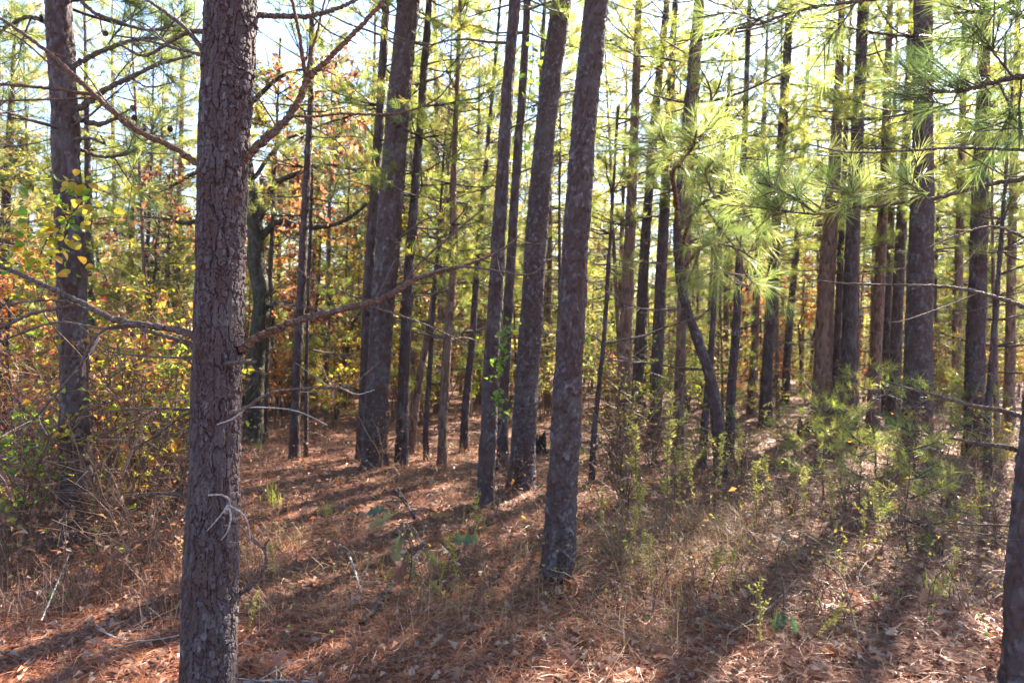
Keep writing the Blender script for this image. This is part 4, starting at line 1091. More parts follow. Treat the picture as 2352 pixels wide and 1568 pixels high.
for k, (L, subs, sl, mt) in enumerate([
    ([(2400, 350, 9), (2352, 345, 8), (2200, 340, 7), (2100, 345, 6), (1950, 350, 5), (1850, 330, 3)], [[(2200, 340, 4), (2300, 400, 3), (2352, 405, 3)], [(2100, 344, 3), (2000, 310, 3), (1900, 300, 2)]], 1.2, 'twig'),
    ([(2390, 725, 14), (2340, 700, 11), (2250, 672, 9), (2180, 660, 8), (2090, 655, 6), (1950, 652, 5), (1850, 640, 3)], [[(2250, 672, 4), (2180, 700, 3), (2080, 735, 3), (2040, 740, 2)]], 1.2, 'twig'),
    ([(2365, 965, 14), (2310, 945, 11), (2230, 930, 9), (2150, 908, 7), (2080, 890, 6), (2020, 870, 4)], [[(2230, 930, 5), (2250, 880, 4), (2260, 860, 3)], [(2080, 888, 4), (2000, 895, 3), (1960, 880, 2)]], .8, 'twig'),
    ([(2365, 1045, 16), (2330, 1030, 13), (2250, 1018, 9), (2180, 1005, 5)], [[(2260, 1018, 4), (2220, 990, 4), (2170, 985, 3), (2150, 1000, 2)]], .6, 'twig'),
    ([(2350, 1240, 5), (2300, 1232, 4), (2220, 1222, 3), (2140, 1216, 2)], [], .3, 'twig'),
    ([(2350, 1212, 6), (2290, 1205, 5), (2230, 1204, 4), (2170, 1200, 3)], [], .8, 'twig'),
    ([(2390, 560, 9), (2352, 545, 8), (2280, 520, 6), (2200, 540, 4), (2130, 570, 3)], [[(2280, 520, 3), (2230, 590, 3), (2180, 640, 2)]], 1.0, 'twig')]):
    dead_limb(t9, b9, L, subs, 3.1, sl, M[mt], 50 + k, fine=3)

# ------------------------------------------------------------------ loose bark plates on the nearest trunk
def plate_mesh(seed):
    rng = np.random.default_rng(seed)
    n = 8
    a = np.linspace(0, 2 * math.pi, n, endpoint=False) + rng.normal(size=n) * .22
    rr = rng.uniform(.62, 1.2, n)
    x = np.cos(a) * rr * 0.5; y = np.sin(a) * rr * np.where(np.sin(a) > 0, 1.0, .9)
    # curled away from the stem at its lower end and sides
    lift = 0.05 * (1 - y) * 0.5 + 0.02
    top = np.stack([x, y, -0.55 * x * x + lift * 1.6 + 0.06 * rng.random(n)], -1)
    bot = np.stack([x * 1.06, y * 1.05, -0.55 * x * x - 0.12 + 0 * x], -1)
    ctr = np.array([[0, 0, 0.10 + .05], [0.0, .3, .09], [0.0, -.35, .19]])
    V = np.concatenate([top, bot, ctr])
    F3 = []; F4 = []
    for k in range(n):
        k2 = (k + 1) % n
        yy = (y[k] + y[k2]) / 2
        c = 2 * n + (1 if yy > .3 else 2 if yy < -.3 else 0)
        F3.append([k, k2, c]); F4.append([k, n + k, n + k2, k2])
    F3 += [[2 * n, 2 * n + 1, int(np.argmin(np.abs(y - .3) + (x < 0) * 9))], [2 * n, 2 * n + 1, int(np.argmin(np.abs(y - .3) + (x > 0) * 9))],
           [2 * n, 2 * n + 2, int(np.argmin(np.abs(y + .3) + (x < 0) * 9))], [2 * n, 2 * n + 2, int(np.argmin(np.abs(y + .3) + (x > 0) * 9))]]
    return mesh('bark_plate', V, F3, F4, np.full(len(V), .28 + .5 * rng.random()), M['bark_near'], False)
PLT = [plate_mesh(700 + k) for k in range(12)]
rng = np.random.default_rng(9)
cz = c1[:, 2]
cnt = 0
while cnt < 250:
    z = rng.uniform(0.05, 3.05); i = int(np.argmin(np.abs(cz - z)))
    az = rng.uniform(-0.15, math.pi + .15) + math.pi     # the side that faces the clearing
    n = Vector((math.cos(az), math.sin(az), 0))
    r = c1[i, 3] + 0.002
    ax = Vector(nrm(c1[min(i + 20, len(c1) - 1), :3] - c1[max(i - 20, 0), :3]))
    xd = ax.cross(n).normalized()
    m = Matrix((xd, ax, n)).transposed().to_quaternion() @ Quaternion((0, 0, 1), rng.normal() * .16)
    sx = rng.uniform(0.010, 0.022); sy = rng.uniform(0.012, 0.034)
    part('bark_plate', PLT[rng.integers(12)], tr1, c1[i, :3] - b1 + np.array(n) * r, None, None, m, (sx, sy, 0.016))
    cnt += 1

# ------------------------------------------------------------------ thicket on the left
def put_shrub(u, d, key, h, base_h, label, group=None, seed=0, cat='shrub', name='shrub'):
    rng = np.random.default_rng(7000 + seed)
    b = ground_uv(u, d)
    t = empty(name, b, label, cat, group)
    t.rotation_euler = (0, 0, rng.random() * 6.28); t.scale = (h / base_h,) * 3
    s, f = SHR[key][seed % len(SHR[key])]
    part('stem', s, t)
    if f is not None: part('foliage', f, t, None, 'stuff')
    return t
LEFT = [
 (60, 5.2, 'vine', 1.5, 1.9, 'tangled vine shrub with sparse leaves at the left edge'), (330, 5.6, 'vine', 1.7, 1.9, 'tangled vine shrub with a few leaves between the left pine and the nearest trunk'),
 (250, 6.4, 'vine', 2.1, 1.9, 'taller vine shrub with scattered leaves just right of the left pine'), (110, 6.6, 'vine', 1.9, 1.9, 'vine shrub with dull rusty leaves just left of the left pine'),
 (20, 8.2, 'orange', 2.0, 2.6, 'orange brown oak bush glowing at the left edge'),
 (390, 8.0, 'yellow', 2.3, 2.6, 'yellow bush directly left of the nearest trunk'), (290, 8.8, 'yellow', 2.5, 2.6, 'yellow bush between the left pine and the nearest trunk'),
 (180, 9.2, 'lime', 2.8, 2.6, 'lime bush behind the left leaning pine'), (400, 10.5, 'oliv', 2.9, 2.6, 'olive bush behind the yellow bush left of the nearest trunk'), (90, 10.2, 'yellow', 2.6, 2.6, 'yellow bush behind the orange oak bush'),
 (330, 12.0, 'rust', 2.4, 2.6, 'red brown bush deep between the left pine and the nearest trunk'),
 (240, 5.1, 'bare', 1.2, 1.5, 'leafless brown brush right of the rotten foot of the left pine'), (360, 7.0, 'lime', 1.9, 2.6, 'airy lime leaved sapling beside the nearest trunk'),
 (330, 4.5, 'bare', .8, 1.5, 'low leafless brush in front of the thicket'), (100, 6.0, 'bare', 1.5, 1.5, 'tall leafless brush behind the left edge'), (300, 6.8, 'bare', 1.7, 1.5, 'tall leafless brush in the middle of the thicket'),
 (410, 6.3, 'bare', 1.4, 1.5, 'tall leafless brush touching the nearest trunk'),
 (640, 12.5, 'orange', 2.3, 2.6, 'orange bush behind the slender dark pole'), (770, 11.8, 'yellow', 2.2, 2.6, 'yellow bush left of the dark leaning pine'), (600, 13.5, 'rust', 2.6, 2.6, 'red brown bush behind the mossy oak'), (720, 16, 'yellow', 2.8, 2.6, 'yellow bush far behind the slender dark pole'),
 (900, 13.5, 'rust', 1.9, 2.6, 'red brown bush right behind the dark leaning pine'), (980, 15.5, 'orange', 2.0, 2.6, 'orange bush behind the thin poles'), (1080, 14.5, 'lime', 1.8, 2.6, 'lime bush behind the thin poles'), (1170, 16.5, 'orange', 2.0, 2.6, 'orange bush behind the vine clad pine'),
 (1260, 15, 'oliv', 2.0, 2.6, 'olive bush behind the two stout leaning pines'), (1400, 15, 'green', 2.2, 2.6, 'green bush right of the stout flaky pine'), (1340, 18, 'oliv', 2.6, 2.6, 'olive bush far behind the stout flaky pine'), (1500, 11.0, 'lime', 1.9, 2.6, 'lime leaved bush under the drooping needle sprays'),
 (1560, 17, 'oliv', 2.2, 2.6, 'olive bush behind the bent dark trunk'), (1680, 18, 'rust', 1.9, 2.6, 'red brown bush right of the bent dark trunk'), (1790, 19, 'orange', 2.0, 2.6, 'orange bush in the sunlit gap'), (1850, 17, 'yellow', 1.8, 2.6, 'yellow bush in the sunlit gap'),
 (1985, 18, 'orange', 1.9, 2.6, 'orange bush behind the third brown pine'), (2080, 20, 'yellow', 2.2, 2.6, 'yellow bush behind the tall straight grey pine'), (2170, 18, 'orange', 1.8, 2.6, 'orange bush right behind the tall straight grey pine'), (2290, 17, 'yellow', 2.0, 2.6, 'yellow bush behind the thick dark pine near the right edge'),
 (2340, 20, 'lime', 2.2, 2.6, 'lime bush at the far right edge'), (870, 8.0, 'bare', .8, 1.5, 'leafless brush at the foot of the dark leaning pine'), (1180, 6.9, 'bare', .5, 1.5, 'low leafless brush between the middle pines'), (1420, 8.0, 'bare', 1.3, 1.5, 'leafless brush right of the stout flaky pine'),
 (1500, 8.8, 'bare', 1.2, 1.5, 'leafless brush left of the bent dark trunk'), (1700, 7.6, 'bare', .8, 1.5, 'leafless brush right of the bent dark trunk'), (2180, 6.5, 'bare', .8, 1.5, 'leafless brush right of the pine saplings'), (2280, 5.4, 'bare', .7, 1.5, 'leafless brush near the right edge trunk'), (2070, 8.2, 'oliv', .9, 2.6, 'low olive bush at the left foot of the tall straight grey pine'), (2140, 8.6, 'bare', 1.1, 1.5, 'leafless brush at the right foot of the tall straight grey pine'), (2110, 7.6, 'bare', .9, 1.5, 'leafless brush in front of the tall straight grey pine'), (1930, 10.5, 'bare', 1.2, 1.5, 'leafless brush at the foot of the close pair of pines'), (1440, 6.4, 'bare', .75, 1.5, 'low leafless brush a step right of the stout flaky pine'), (1560, 6.8, 'bare', .7, 1.5, 'low leafless brush behind the tallest weed'), (1640, 6.2, 'bare', .6, 1.5, 'low leafless brush behind the grass hummock'), (1820, 6.0, 'bare', .6, 1.5, 'low leafless brush left of the whorled sapling'),
 (1940, 6.3, 'bare', .6, 1.5, 'low leafless brush among the pine saplings'), (2060, 5.6, 'bare', .55, 1.5, 'low leafless brush behind the slim stemmed sapling'), (2160, 5.0, 'bare', .5, 1.5, 'low leafless brush right of the slim stemmed sapling'), (1730, 5.0, 'bare', .45, 1.5, 'low leafless brush in front of the sunlit patch'),
 (1600, 8.0, 'oliv', .9, 2.6, 'low olive bush left of the foot of the bent dark trunk'), (1830, 8.8, 'oliv', 1.0, 2.6, 'low olive bush behind the left of the sapling patch'), (2220, 8.2, 'oliv', .9, 2.6, 'low olive bush at the foot of the thick dark pine'), (1400, 9.5, 'oliv', 1.3, 2.6, 'olive bush behind the leafless brush right of the stout flaky pine'), (2300, 8.0, 'yellow', .9, 2.6, 'low yellow bush left of the right edge trunk'),
 (1900, 9.5, 'bare', .9, 1.5, 'leafless brush behind the pine saplings'),
]
for i, (u, d, key, h, bh, lab) in enumerate(LEFT): put_shrub(u, d, key, h, bh, lab, None, i)

def round_leaf(l, rng):
    "heart shaped leaf of unit length along +Y with a raised margin"
    a = np.linspace(-2.85, 2.85, 13)
    r = .5 * (1 + .18 * np.cos(a)) * (1 + .04 * rng.normal(size=13))
    x = np.sin(a) * r * .95; y = .46 + np.cos(a) * r + .08 * (np.abs(a) < .2)
    c, e = rng.normal(size=2) * .25
    zf = lambda x, y: .22 * np.abs(x) + c * (y - .4) ** 2 + e * x * y
    n = 13
    mx_ = np.zeros(5); my_ = np.linspace(.08, .98, 5)
    V = np.concatenate([np.stack([x, y, zf(x, y)], -1), np.stack([mx_, my_, zf(mx_, my_)], -1)])
    F = []
    for k in range(n - 1):
        q = lambda i: n + int(np.argmin(np.abs(my_ - y[i])))
        F.append([k, k + 1, q(k)])
        if q(k) != q(k + 1): F.append([k + 1, q(k + 1), q(k)])
    l.add(V, np.array(F), None, rng.random())

# creeper climbing the left pine, vine on the grey pine
def climber(u0, v0, v1, d, rad_u, n, size, mat, label, seed, du=0.0, every=True):
    rng = np.random.default_rng(seed)
    b = ground_uv(u0, d)
    t = empty('climbing_vine', b, label, 'vine')
    m = 60
    f = np.linspace(0, 1, m)
    vb = 784 + (CAMZ - b[2]) * 1568 / d
    vv = vb + (v1 - vb) * f
    pts = np.array([P(u0 + du * q + rad_u * math.sin(q * 15) * .6, v, d) for q, v in zip(f, vv)])
    pts[:, 1] -= 0.02 + rad_u * d / 1568 * np.abs(np.cos(f * 15)) * .9
    mb = MB(); tubes(mb, pts[None], np.full((1, m), .005), 5, .4)
    part('stem', mb.mesh('stem', M['twig'], True, b), t)
    lm = []
    for k in range(6):
        l = MB(); round_leaf(l, rng); lm.append(l.mesh('leaf', M[mat[k % len(mat)]]))
    for k in range(n):
        v = rng.uniform(v1 - 12, v0); q = np.clip((v - vb) / (v1 - vb), 0, 1); i = int(q * (m - 1))
        off = rng.normal(size=3) * np.array([rad_u * d / 1568 * .9, .05, .03]); off[1] = -abs(off[1]) - .03
        dv = Vector(nrm(rng.normal(size=3) * [1, .7, .6] + [0, -.2, -.5]))
        part('leaf', lm[rng.integers(6)], t, pts[i] + off - b, None, None, dv.to_track_quat('Y', 'Z') @ Quaternion((0, 1, 0), rng.normal() * .7), size * rng.uniform(.6, 1.25))
climber(165, 640, 425, 5.15, 66, 210, .058, ('yellow', 'lime', 'yellow'), 'yellow green creeper round the middle of the left leaning pine', 81, -15)
climber(1136, 950, 745, 6.1, 13, 95, .042, ('vine', 'green'), 'bright green vine hanging on the grey pine in the middle', 82, 20)
climber(1208, 330, 60, 8.0, 14, 26, .075, ('green',), 'dark green vine leaves high on the thinner pine behind the vine clad pine', 83, 8)

# green leaved oak seedling in the litter
def oak_leaf(seed, mat, curl=.2, size=1):
    rng = np.random.default_rng(seed)
    n = 13
    y = np.linspace(0, 1, n)
    w = 0.30 * np.sin(np.clip(y, 0, 1) * math.pi) ** .6 * (0.62 + 0.45 * np.cos(y * math.pi * 7.0)) * (0.7 + .5 * y) + .012
    c1_, c2_ = rng.normal() * curl, rng.normal() * curl
    z = lambda x, yy: c1_ * yy * yy * .5 + (abs(c2_) + .12) * np.abs(x) + c2_ * x * yy
    V = []; F4 = []
    for k in range(n):
        for x in (-w[k] * rng.uniform(.8, 1.15), 0, w[k] * rng.uniform(.8, 1.15)):
            V.append([x, y[k], z(x, y[k]) + .05 * rng.normal() * abs(x)])
    for k in range(n - 1):
        F4 += [[k * 3, k * 3 + 1, k * 3 + 4, k * 3 + 3], [k * 3 + 1, k * 3 + 2, k * 3 + 5, k * 3 + 4]]
    # stalk
    s0 = len(V); V += [[-.012, 0, 0], [.012, 0, 0], [.008, -.22, .02], [-.008, -.22, .02]]; F4.append([s0, s0 + 1, s0 + 2, s0 + 3])
    return mesh('leaf', np.array(V) * size, None, F4, np.full(len(V), rng.random()), M[mat])

def seedling(u, d, label, pts, mats, seed, size=.15):
    rng = np.random.default_rng(seed)
    b = ground_uv(u, d)
    t = empty('oak_seedling', b, label, 'seedling')
    mb = MB()
    stem = spline(np.array([b - [0, 0, .02], b + [0.02, .02, .2], b + [-.02, .03, .38], b + [.03, .02, .52]]), 20)
    tubes(mb, stem[None], np.linspace(.005, .0025, 20)[None], 5, .4)
    for k, (pu, pv) in enumerate(pts):
        p = P(pu, pv, d + rng.uniform(-.22, .12))
        i = int(rng.uniform(.45, 1) * 19)
        mid = (stem[i] + p) / 2 + [0, 0, .04]
        tubes(mb, spline(np.array([stem[i], mid, p]), 8)[None], np.linspace(.0024, .0014, 8)[None], 4, .5)
        yv = nrm((p - stem[i]) * [1, .5, .4] + rng.normal(size=3) * .05 + [0, -.02, -.08]); nv = nrm(rng.normal(size=3) * .35 + [0, -.75, .65])
        yv = nrm(yv - nv * (yv @ nv)); xv = np.cross(yv, nv)
        lq = Matrix((xv, yv, nv)).transposed().to_quaternion()
        part('leaf', oak_leaf(seed * 50 + k, mats[k % len(mats)], .25), t, p - b, None, None, lq, size * rng.uniform(.75, 1.2))
    part('stem', mb.mesh('stem', M['twig'], True, b), t)
seedling(938, 4.55, 'oak seedling with broad green lobed leaves left of the stout flaky pine', [(905, 1180), (985, 1186), (920, 1225), (965, 1240), (1035, 1240), (900, 1300), (948, 1300), (925, 1280), (975, 1270), (985, 1330), (975, 1360), (1010, 1245), (890, 1170), (1015, 1335)], ['seedling', 'oliv', 'seedling', 'rust'], 91, .19)
seedling(1795, 3.72, 'single green oak sprout in the right foreground litter', [(1800, 1402), (1815, 1412), (1785, 1396)], ['seedling'], 92, .11)
seedling(140, 4.3, 'dark green oak sprout in the left foreground litter', [(128, 1370), (150, 1355), (160, 1378), (120, 1350)], ['green'], 93, .1)

# ------------------------------------------------------------------ pine saplings on the right
for i, (u, d, h, lab) in enumerate([(1892, 6.6, .98, 'pine sapling with spread whorls in front of the close pair of pines'), (1968, 5.6, .85, 'bushy low pine sapling in the middle of the sapling patch'),
        (2088, 5.0, .95, 'slim stemmed pine sapling nearest to the viewer on the right'), (2122, 6.7, 1.22, 'pine sapling whose bright tuft stands against the tall straight grey pine'), (2010, 8.2, 1.4, 'dark green pine sapling left of the bright tufted one'),
        (1832, 6.9, .85, 'thin pine sapling at the left of the sapling patch'), (2185, 5.6, .8, 'low pine sapling with drooping needles left of the right edge trunk'), (1702, 9.0, .8, 'small dark pine sapling at the foot of the bent dark trunk'), (1626, 7.6, .55, 'tiny pine sapling below the bent dark trunk'),
        (1870, 8.6, 1.1, 'far pine sapling at the foot of the broad red brown pine'), (1962, 9.2, 1.2, 'far pine sapling at the foot of the tall smooth dark pine'), (1780, 8.0, .8, 'lone pine sapling left of the sapling patch'), (2040, 6.1, .7, 'short pine sapling under the dark green one'), (2240, 7.2, .9, 'dull pine sapling right of the tall straight grey pine'), (1930, 7.6, 1.0, 'thin pine sapling between the left whorled one and the dark green one')]):
    stand_pine(u, d, 'sap', h, lab, None, 5100 + i, 'pine_sapling', 'pine sapling', skirt=False)
for i, (u, d, H, lab) in enumerate([(745, 12.5, 3.0, 'young pine with needles beside the dark leaning pine'), (1010, 12.5, 4.6, 'young pine with dense needles above the twiggy pole'), (1480, 14.5, 4.2, 'young pine behind the drooping sprays'), (1660, 13.5, 3.4, 'young pine right of the bent dark trunk'),
        (380, 15, 4.8, 'young pine against the pale sky left of the nearest trunk'), (100, 13, 5.2, 'young pine behind the left leaning pine'), (2290, 9.5, 5.0, 'young dark pine behind the right edge trunk'), (1300, 19, 5.4, 'young pine between the two stout leaning pines')]):
    stand_pine(u, d, 'young', H, lab, None, 5200 + i, skirt=False)

for i, (u, d, H, lab) in enumerate([(-20, 11, 7.5, 'bushy pine at the far left edge behind the small dark pine'), (70, 16, 9.5, 'bushy pine filling the sky left of the left leaning pine'), (325, 14.5, 8.5, 'bushy pine between the left leaning pine and the nearest trunk'), (1005, 15, 10, 'bushy pine high above the twiggy pine pole'), (1100, 17.5, 11, 'bushy pine high behind the vine clad pine'), (1255, 17, 11, 'bushy pine between the tops of the two stout leaning pines'), (1420, 17.5, 11, 'bushy pine high right of the stout flaky pine')]):
    stand_pine(u, d, 'mid', H, lab, None, 5300 + i)

# ------------------------------------------------------------------ yellowed weeds
def weed_mesh(seed, h=.6, nb=5):
    rng = np.random.default_rng(seed)
    sb = MB(); lb = MB(); Pt = []; Rd = []; lp = []; ld = []
    t = np.linspace(0, 1, 8)
    c = np.stack([.10 * h * t ** 2 * rng.normal(), .10 * h * t ** 2 * rng.normal(), h * t], -1) + np.cumsum(rng.normal(size=(8, 3)) * .008, 0) * t[:, None]
    Pt.append(c); Rd.append(.0028 * (1 - .6 * t))
    for k in range(nb):
        q = rng.uniform(.45, .9); b = np.array([np.interp(q, t, c[:, i]) for i in range(3)]); dv = nrm(np.append(rng.normal(size=2) * .5, 1)); l = h * rng.uniform(.12, .3)
        Pt.append(b + dv * l * t[:, None] + np.array([0, 0, 0])); Rd.append(.0016 * (1 - .5 * t))
    for p in Pt:
        L = np.linalg.norm(p[-1] - p[0])
        for e in range(int(130 * L / h * .9)):
            f = rng.uniform(.25 if L > .5 * h else .05, 1); lp.append(np.array([np.interp(f, t, p[:, i]) for i in range(3)])); ld.append(nrm(np.append(rng.normal(size=2), rng.uniform(.1, 1.0))))
    tubes(sb, np.array(Pt), np.array(Rd), 4, .6)
    lp = np.array(lp)
    leaves(lb, lp, np.array(ld), nrm(rng.normal(size=lp.shape)), rng.uniform(.015, .036, len(lp)), rng, .36)
    return sb.mesh('stem', M['tangle'], True), lb.mesh('foliage', M['weed'])
WEED = [weed_mesh(800 + k) for k in range(4)]
for i, (u, d, h, rx, ry, lab) in enumerate([(1530, 5.5, .95, .02, .0, 'tallest yellow weed right of the stout flaky pine'), (1472, 5.7, .75, -.06, 0, 'pale yellow weed left of the tallest one'), (1562, 5.6, .6, .05, .1, 'yellow weed leaning right of the tallest one'),
        (1600, 5.9, .5, .1, 0, 'short yellow weed right of the leaning one'), (1092, 5.1, .42, 0, .05, 'greenish weed at the foot of the vine clad pine'), (1058, 4.3, .36, .1, -.12, 'weed standing beside the oak seedling'), (1600, 4.1, .40, .15, -.55, 'weed bent left over the grass hummock'),
        (1500, 4.0, .36, .05, .1, 'short weed in front of the grass hummock'), (1745, 3.3, .34, .1, -.5, 'bright yellow weed lying low in the right foreground'), (1850, 3.55, .28, .05, .75, 'yellow weed lying to the right in the right foreground'), (1668, 4.0, .32, 0, .2, 'pale weed behind the low bright yellow one'),
        (1000, 4.15, .22, .2, .6, 'yellow green weed lying beside the oak seedling'), (1975, 4.7, .42, .0, -.1, 'yellow green weed at the foot of the pine saplings'), (1735, 5.6, .5, .0, .1, 'weed with pale flecks in the sunlit patch'), (1780, 5.9, .55, .0, -.1, 'slim weed right of the pale flecked one'),
        (1648, 6.3, .6, 0, .05, 'tall thin weed behind the grass hummock'), (1695, 6.9, .6, .05, 0, 'tall thin weed left of the sunlit patch'), (1852, 5.3, .5, 0, .1, 'weed left in front of the pine saplings'), (1925, 5.0, .45, .05, 0, 'weed in front of the bushy low pine sapling'), (2030, 4.9, .45, 0, -.1, 'weed left of the slim stemmed sapling'), (2245, 4.9, .5, 0, .1, 'weed beside the right edge trunk'), (1452, 4.9, .45, .05, -.1, 'weed at the left of the grass hummock'), (1385, 5.2, .4, 0, .05, 'weed just right of the stout flaky pine'), (640, 4.2, .3, .1, 0, 'soft green weed right of the nearest trunk'), (565, 3.6, .26, 0, .2, 'feathery weed touching the right side of the nearest trunk'), (2180, 3.95, .3, .1, 0, 'yellow weed in the right foreground grass')]):
    b = ground_uv(u, d)
    t = empty('weed_plant', b, lab, 'weed')
    t.rotation_euler = (rx, ry, i * 1.3); t.scale = (h / .5,) * 3
    s, f = WEED[i % 4]
    part('stem', s, t); part('foliage', f, t, None, 'stuff')

# ------------------------------------------------------------------ stumps, fallen branch, dry twigs
def stump(u, d, r, h, label, seed):
    rng = np.random.default_rng(seed)
    b = ground_uv(u, d)
    n, m = 28, 14
    a = np.arange(n) * 2 * math.pi / n
    V = []
    rag = h * (1 + .35 * rng.normal(size=n) * .6)
    for k in range(m):
        f = k / (m - 1)
        rr = r * (1 + .45 * (1 - f) ** 3) * (1 + .10 * np.sin(a * 5 + seed) + .06 * rng.normal(size=n))
        V.append(np.stack([rr * np.cos(a), rr * np.sin(a), -.05 + f * (rag + .05)], -1))
    V.append(np.stack([.6 * r * np.cos(a), .6 * r * np.sin(a), rag * .75], -1))
    V.append(np.stack([.05 * r * np.cos(a), .05 * r * np.sin(a), np.full(n, h * .6)], -1))
    V = np.concatenate(V); k = m + 2
    idx = np.arange(n * k).reshape(k, n); nx = np.roll(idx, -1, 1)
    F = np.stack([idx[:-1], nx[:-1], nx[1:], idx[1:]], -1).reshape(-1, 4)
    single('stump', mesh('stump', V, None, F, None, M['char'], True), label, 'stump', b)
stump(1240, 9.8, .085, .24, 'small blackened stump right behind the pine with the blackened foot', 4)
stump(1850, 11.5, .11, .22, 'small blackened stump in the sunlit gap on the right', 5)

rng = np.random.default_rng(12)
def fallen(L, d, label, cat, name, mat, seed, lift=0.03, subs=()):
    "a branch lying on the litter, traced over the ground"
    rng = np.random.default_rng(seed)
    pts = []
    for u, v, w in L:
        dd = CAMZ * 1568 / (v - 784); x = (u - 1176) / 1568 * dd
        for _ in range(4):
            z = float(gh(x, dd)) + lift; dd = (CAMZ - z) * 1568 / (v - 784); x = (u - 1176) / 1568 * dd
        pts.append([x, dd, z, w * dd / 3136])
    pts = np.array(pts); b = np.array([pts[0, 0], pts[0, 1], pts[0, 2] - lift])
    t = empty(name, b, label, cat)
    me, s = limb_mesh(pts, 60, 8, rng, mat, b, .35, 'stem')
    part('stem', me, t)
    for k in range(7):
        i = rng.integers(10, 58); dv = nrm(rng.normal(size=3) * [1, 1, .3] + [0, 0, .25]); l = rng.uniform(.08, .3)
        mb = MB(); u = np.linspace(0, 1, 7)[:, None]
        q = s[i, :3] + dv * l * u + np.cumsum(rng.normal(size=(7, 3)) * .01, 0) * u
        tubes(mb, q[None], (s[i, 3] * .4 * (1 - .6 * u[:, 0]) + .0009)[None], 5, .5)
        part('twig', mb.mesh('twig', mat, True, b), t)
fallen([(830, 1428, 13), (870, 1385, 13), (905, 1335, 12), (950, 1285, 11), (985, 1245, 9), (1022, 1205, 7)], 4, 'dark fallen branch lying slantwise under the oak seedling', 'fallen branch', 'fallen_branch', M['bark'], 41, .04)
fallen([(905, 1125, 8), (930, 1150, 7), (952, 1190, 6)], 6, 'short dark stick leaning beside the oak seedling', 'stick', 'stick', M['bark'], 42, .1)
fallen([(95, 1425, 3), (118, 1370, 3), (140, 1320, 2.5), (160, 1270, 2)], 4, 'pale forked dry twig standing in the left foreground litter', 'twig', 'dry_twig', M['twig_pale'], 43, .10)
fallen([(220, 1440, 3), (270, 1465, 3), (340, 1470, 3), (412, 1458, 2)], 4, 'long thin pale twig lying left of the nearest trunk', 'twig', 'dry_twig', M['twig_pale'], 44, .03)
fallen([(800, 1270, 4), (815, 1310, 4), (830, 1360, 3)], 4, 'thin pale twig upright left of the fallen branch', 'twig', 'dry_twig', M['twig_pale'], 45, .06)
fallen([(560, 1566, 6), (640, 1562, 5), (720, 1566, 4)], 4, 'pale twig lying at the bottom edge right of the nearest trunk', 'twig', 'dry_twig', M['twig_pale'], 46, .03)
fallen([(1890, 1290, 4), (1935, 1330, 4), (1960, 1420, 4), (1975, 1480, 3)], 4, 'thin arched dry stem in the right foreground', 'twig', 'dry_twig', M['twig'], 47, .08)
fallen([(1600, 1395, 4), (1680, 1440, 4), (1760, 1400, 3), (1830, 1330, 3)], 4, 'long bowed dry stem across the grass hummock', 'twig', 'dry_twig', M['twig'], 48, .10)
# ------------------------------------------------------------------ forest floor cover
def fan(n, d0, d1, rng, power=1.0, um=(-250, 2600)):
    "ground points, thinning out with distance"
    r = rng.random(n)
    d = d0 * (d1 / d0) ** r if power == 1 else d0 + (d1 - d0) * r ** power
    u = rng.uniform(um[0], um[1], n)
    x = (u - 1176) / 1568 * d
    return x, d, gh(x, d)

def litter_needles():
    rng = np.random.default_rng(51)
    n = 78000
    x, y, z = fan(n, 2.2, 12, rng)
    keep = (fbm(x * .9, y * .9, 71, 3) > -0.16) | (rng.random(n) < .35)
    x, y, z = x[keep], y[keep], z[keep]; n = len(x)
    az = rng.random(n) * 6.283 + 1.4 * fbm(x * 2, y * 2, 33, 2)
    L = rng.uniform(.10, .19, n); w = .0011 + .00022 * y
    el = np.clip(np.abs(rng.normal(size=n)) * .16, 0, .8)
    d = np.stack([np.cos(az) * np.cos(el), np.sin(az) * np.cos(el), np.sin(el)], -1)
    s = np.stack([-np.sin(az), np.cos(az), rng.normal(size=n) * .4], -1)
    p = np.stack([x, y, z + rng.uniform(.002, .035, n)], -1)
    bow = s * (rng.normal(size=n) * .012)[:, None] + np.array([0, 0, 1.0]) * rng.uniform(0, .012, n)[:, None]
    a = p - d * L[:, None] * .5; c = p + d * L[:, None] * .5; m = p + bow
    sd = s * w[:, None] * .5
    V = np.stack([a - sd, a + sd, m + sd, m - sd, c], 1)
    i = np.arange(n)[:, None] * 5
    me = mesh('fallen_needles', V, i + np.array([[3, 2, 4]]), i + np.array([[0, 1, 2, 3]]), np.repeat(rng.random(n) ** 1.1, 5), M['litter'])
    part('fallen_needles', me, None, None, 'stuff')
litter_needles()

def litter_leaves():
    rng = np.random.default_rng(52)
    n = 26000
    x, y, z = fan(n, 2.3, 24, rng)
    d = nrm(np.stack([rng.normal(size=n), rng.normal(size=n), rng.normal(size=n) * .28], -1))
    up = nrm(rng.normal(size=(n, 3)) * .45 + np.array([0, 0, 1.0]))
    mb = MB()
    leaves(mb, np.stack([x, y, z + rng.uniform(.004, .03, n)], -1), d, up, rng.uniform(.022, .062, n) * (1 + .05 * y), rng, .5, .6)
    part('leaf_litter', mb.mesh('leaf_litter', M['deadleaf']), None, None, 'stuff')
litter_leaves()

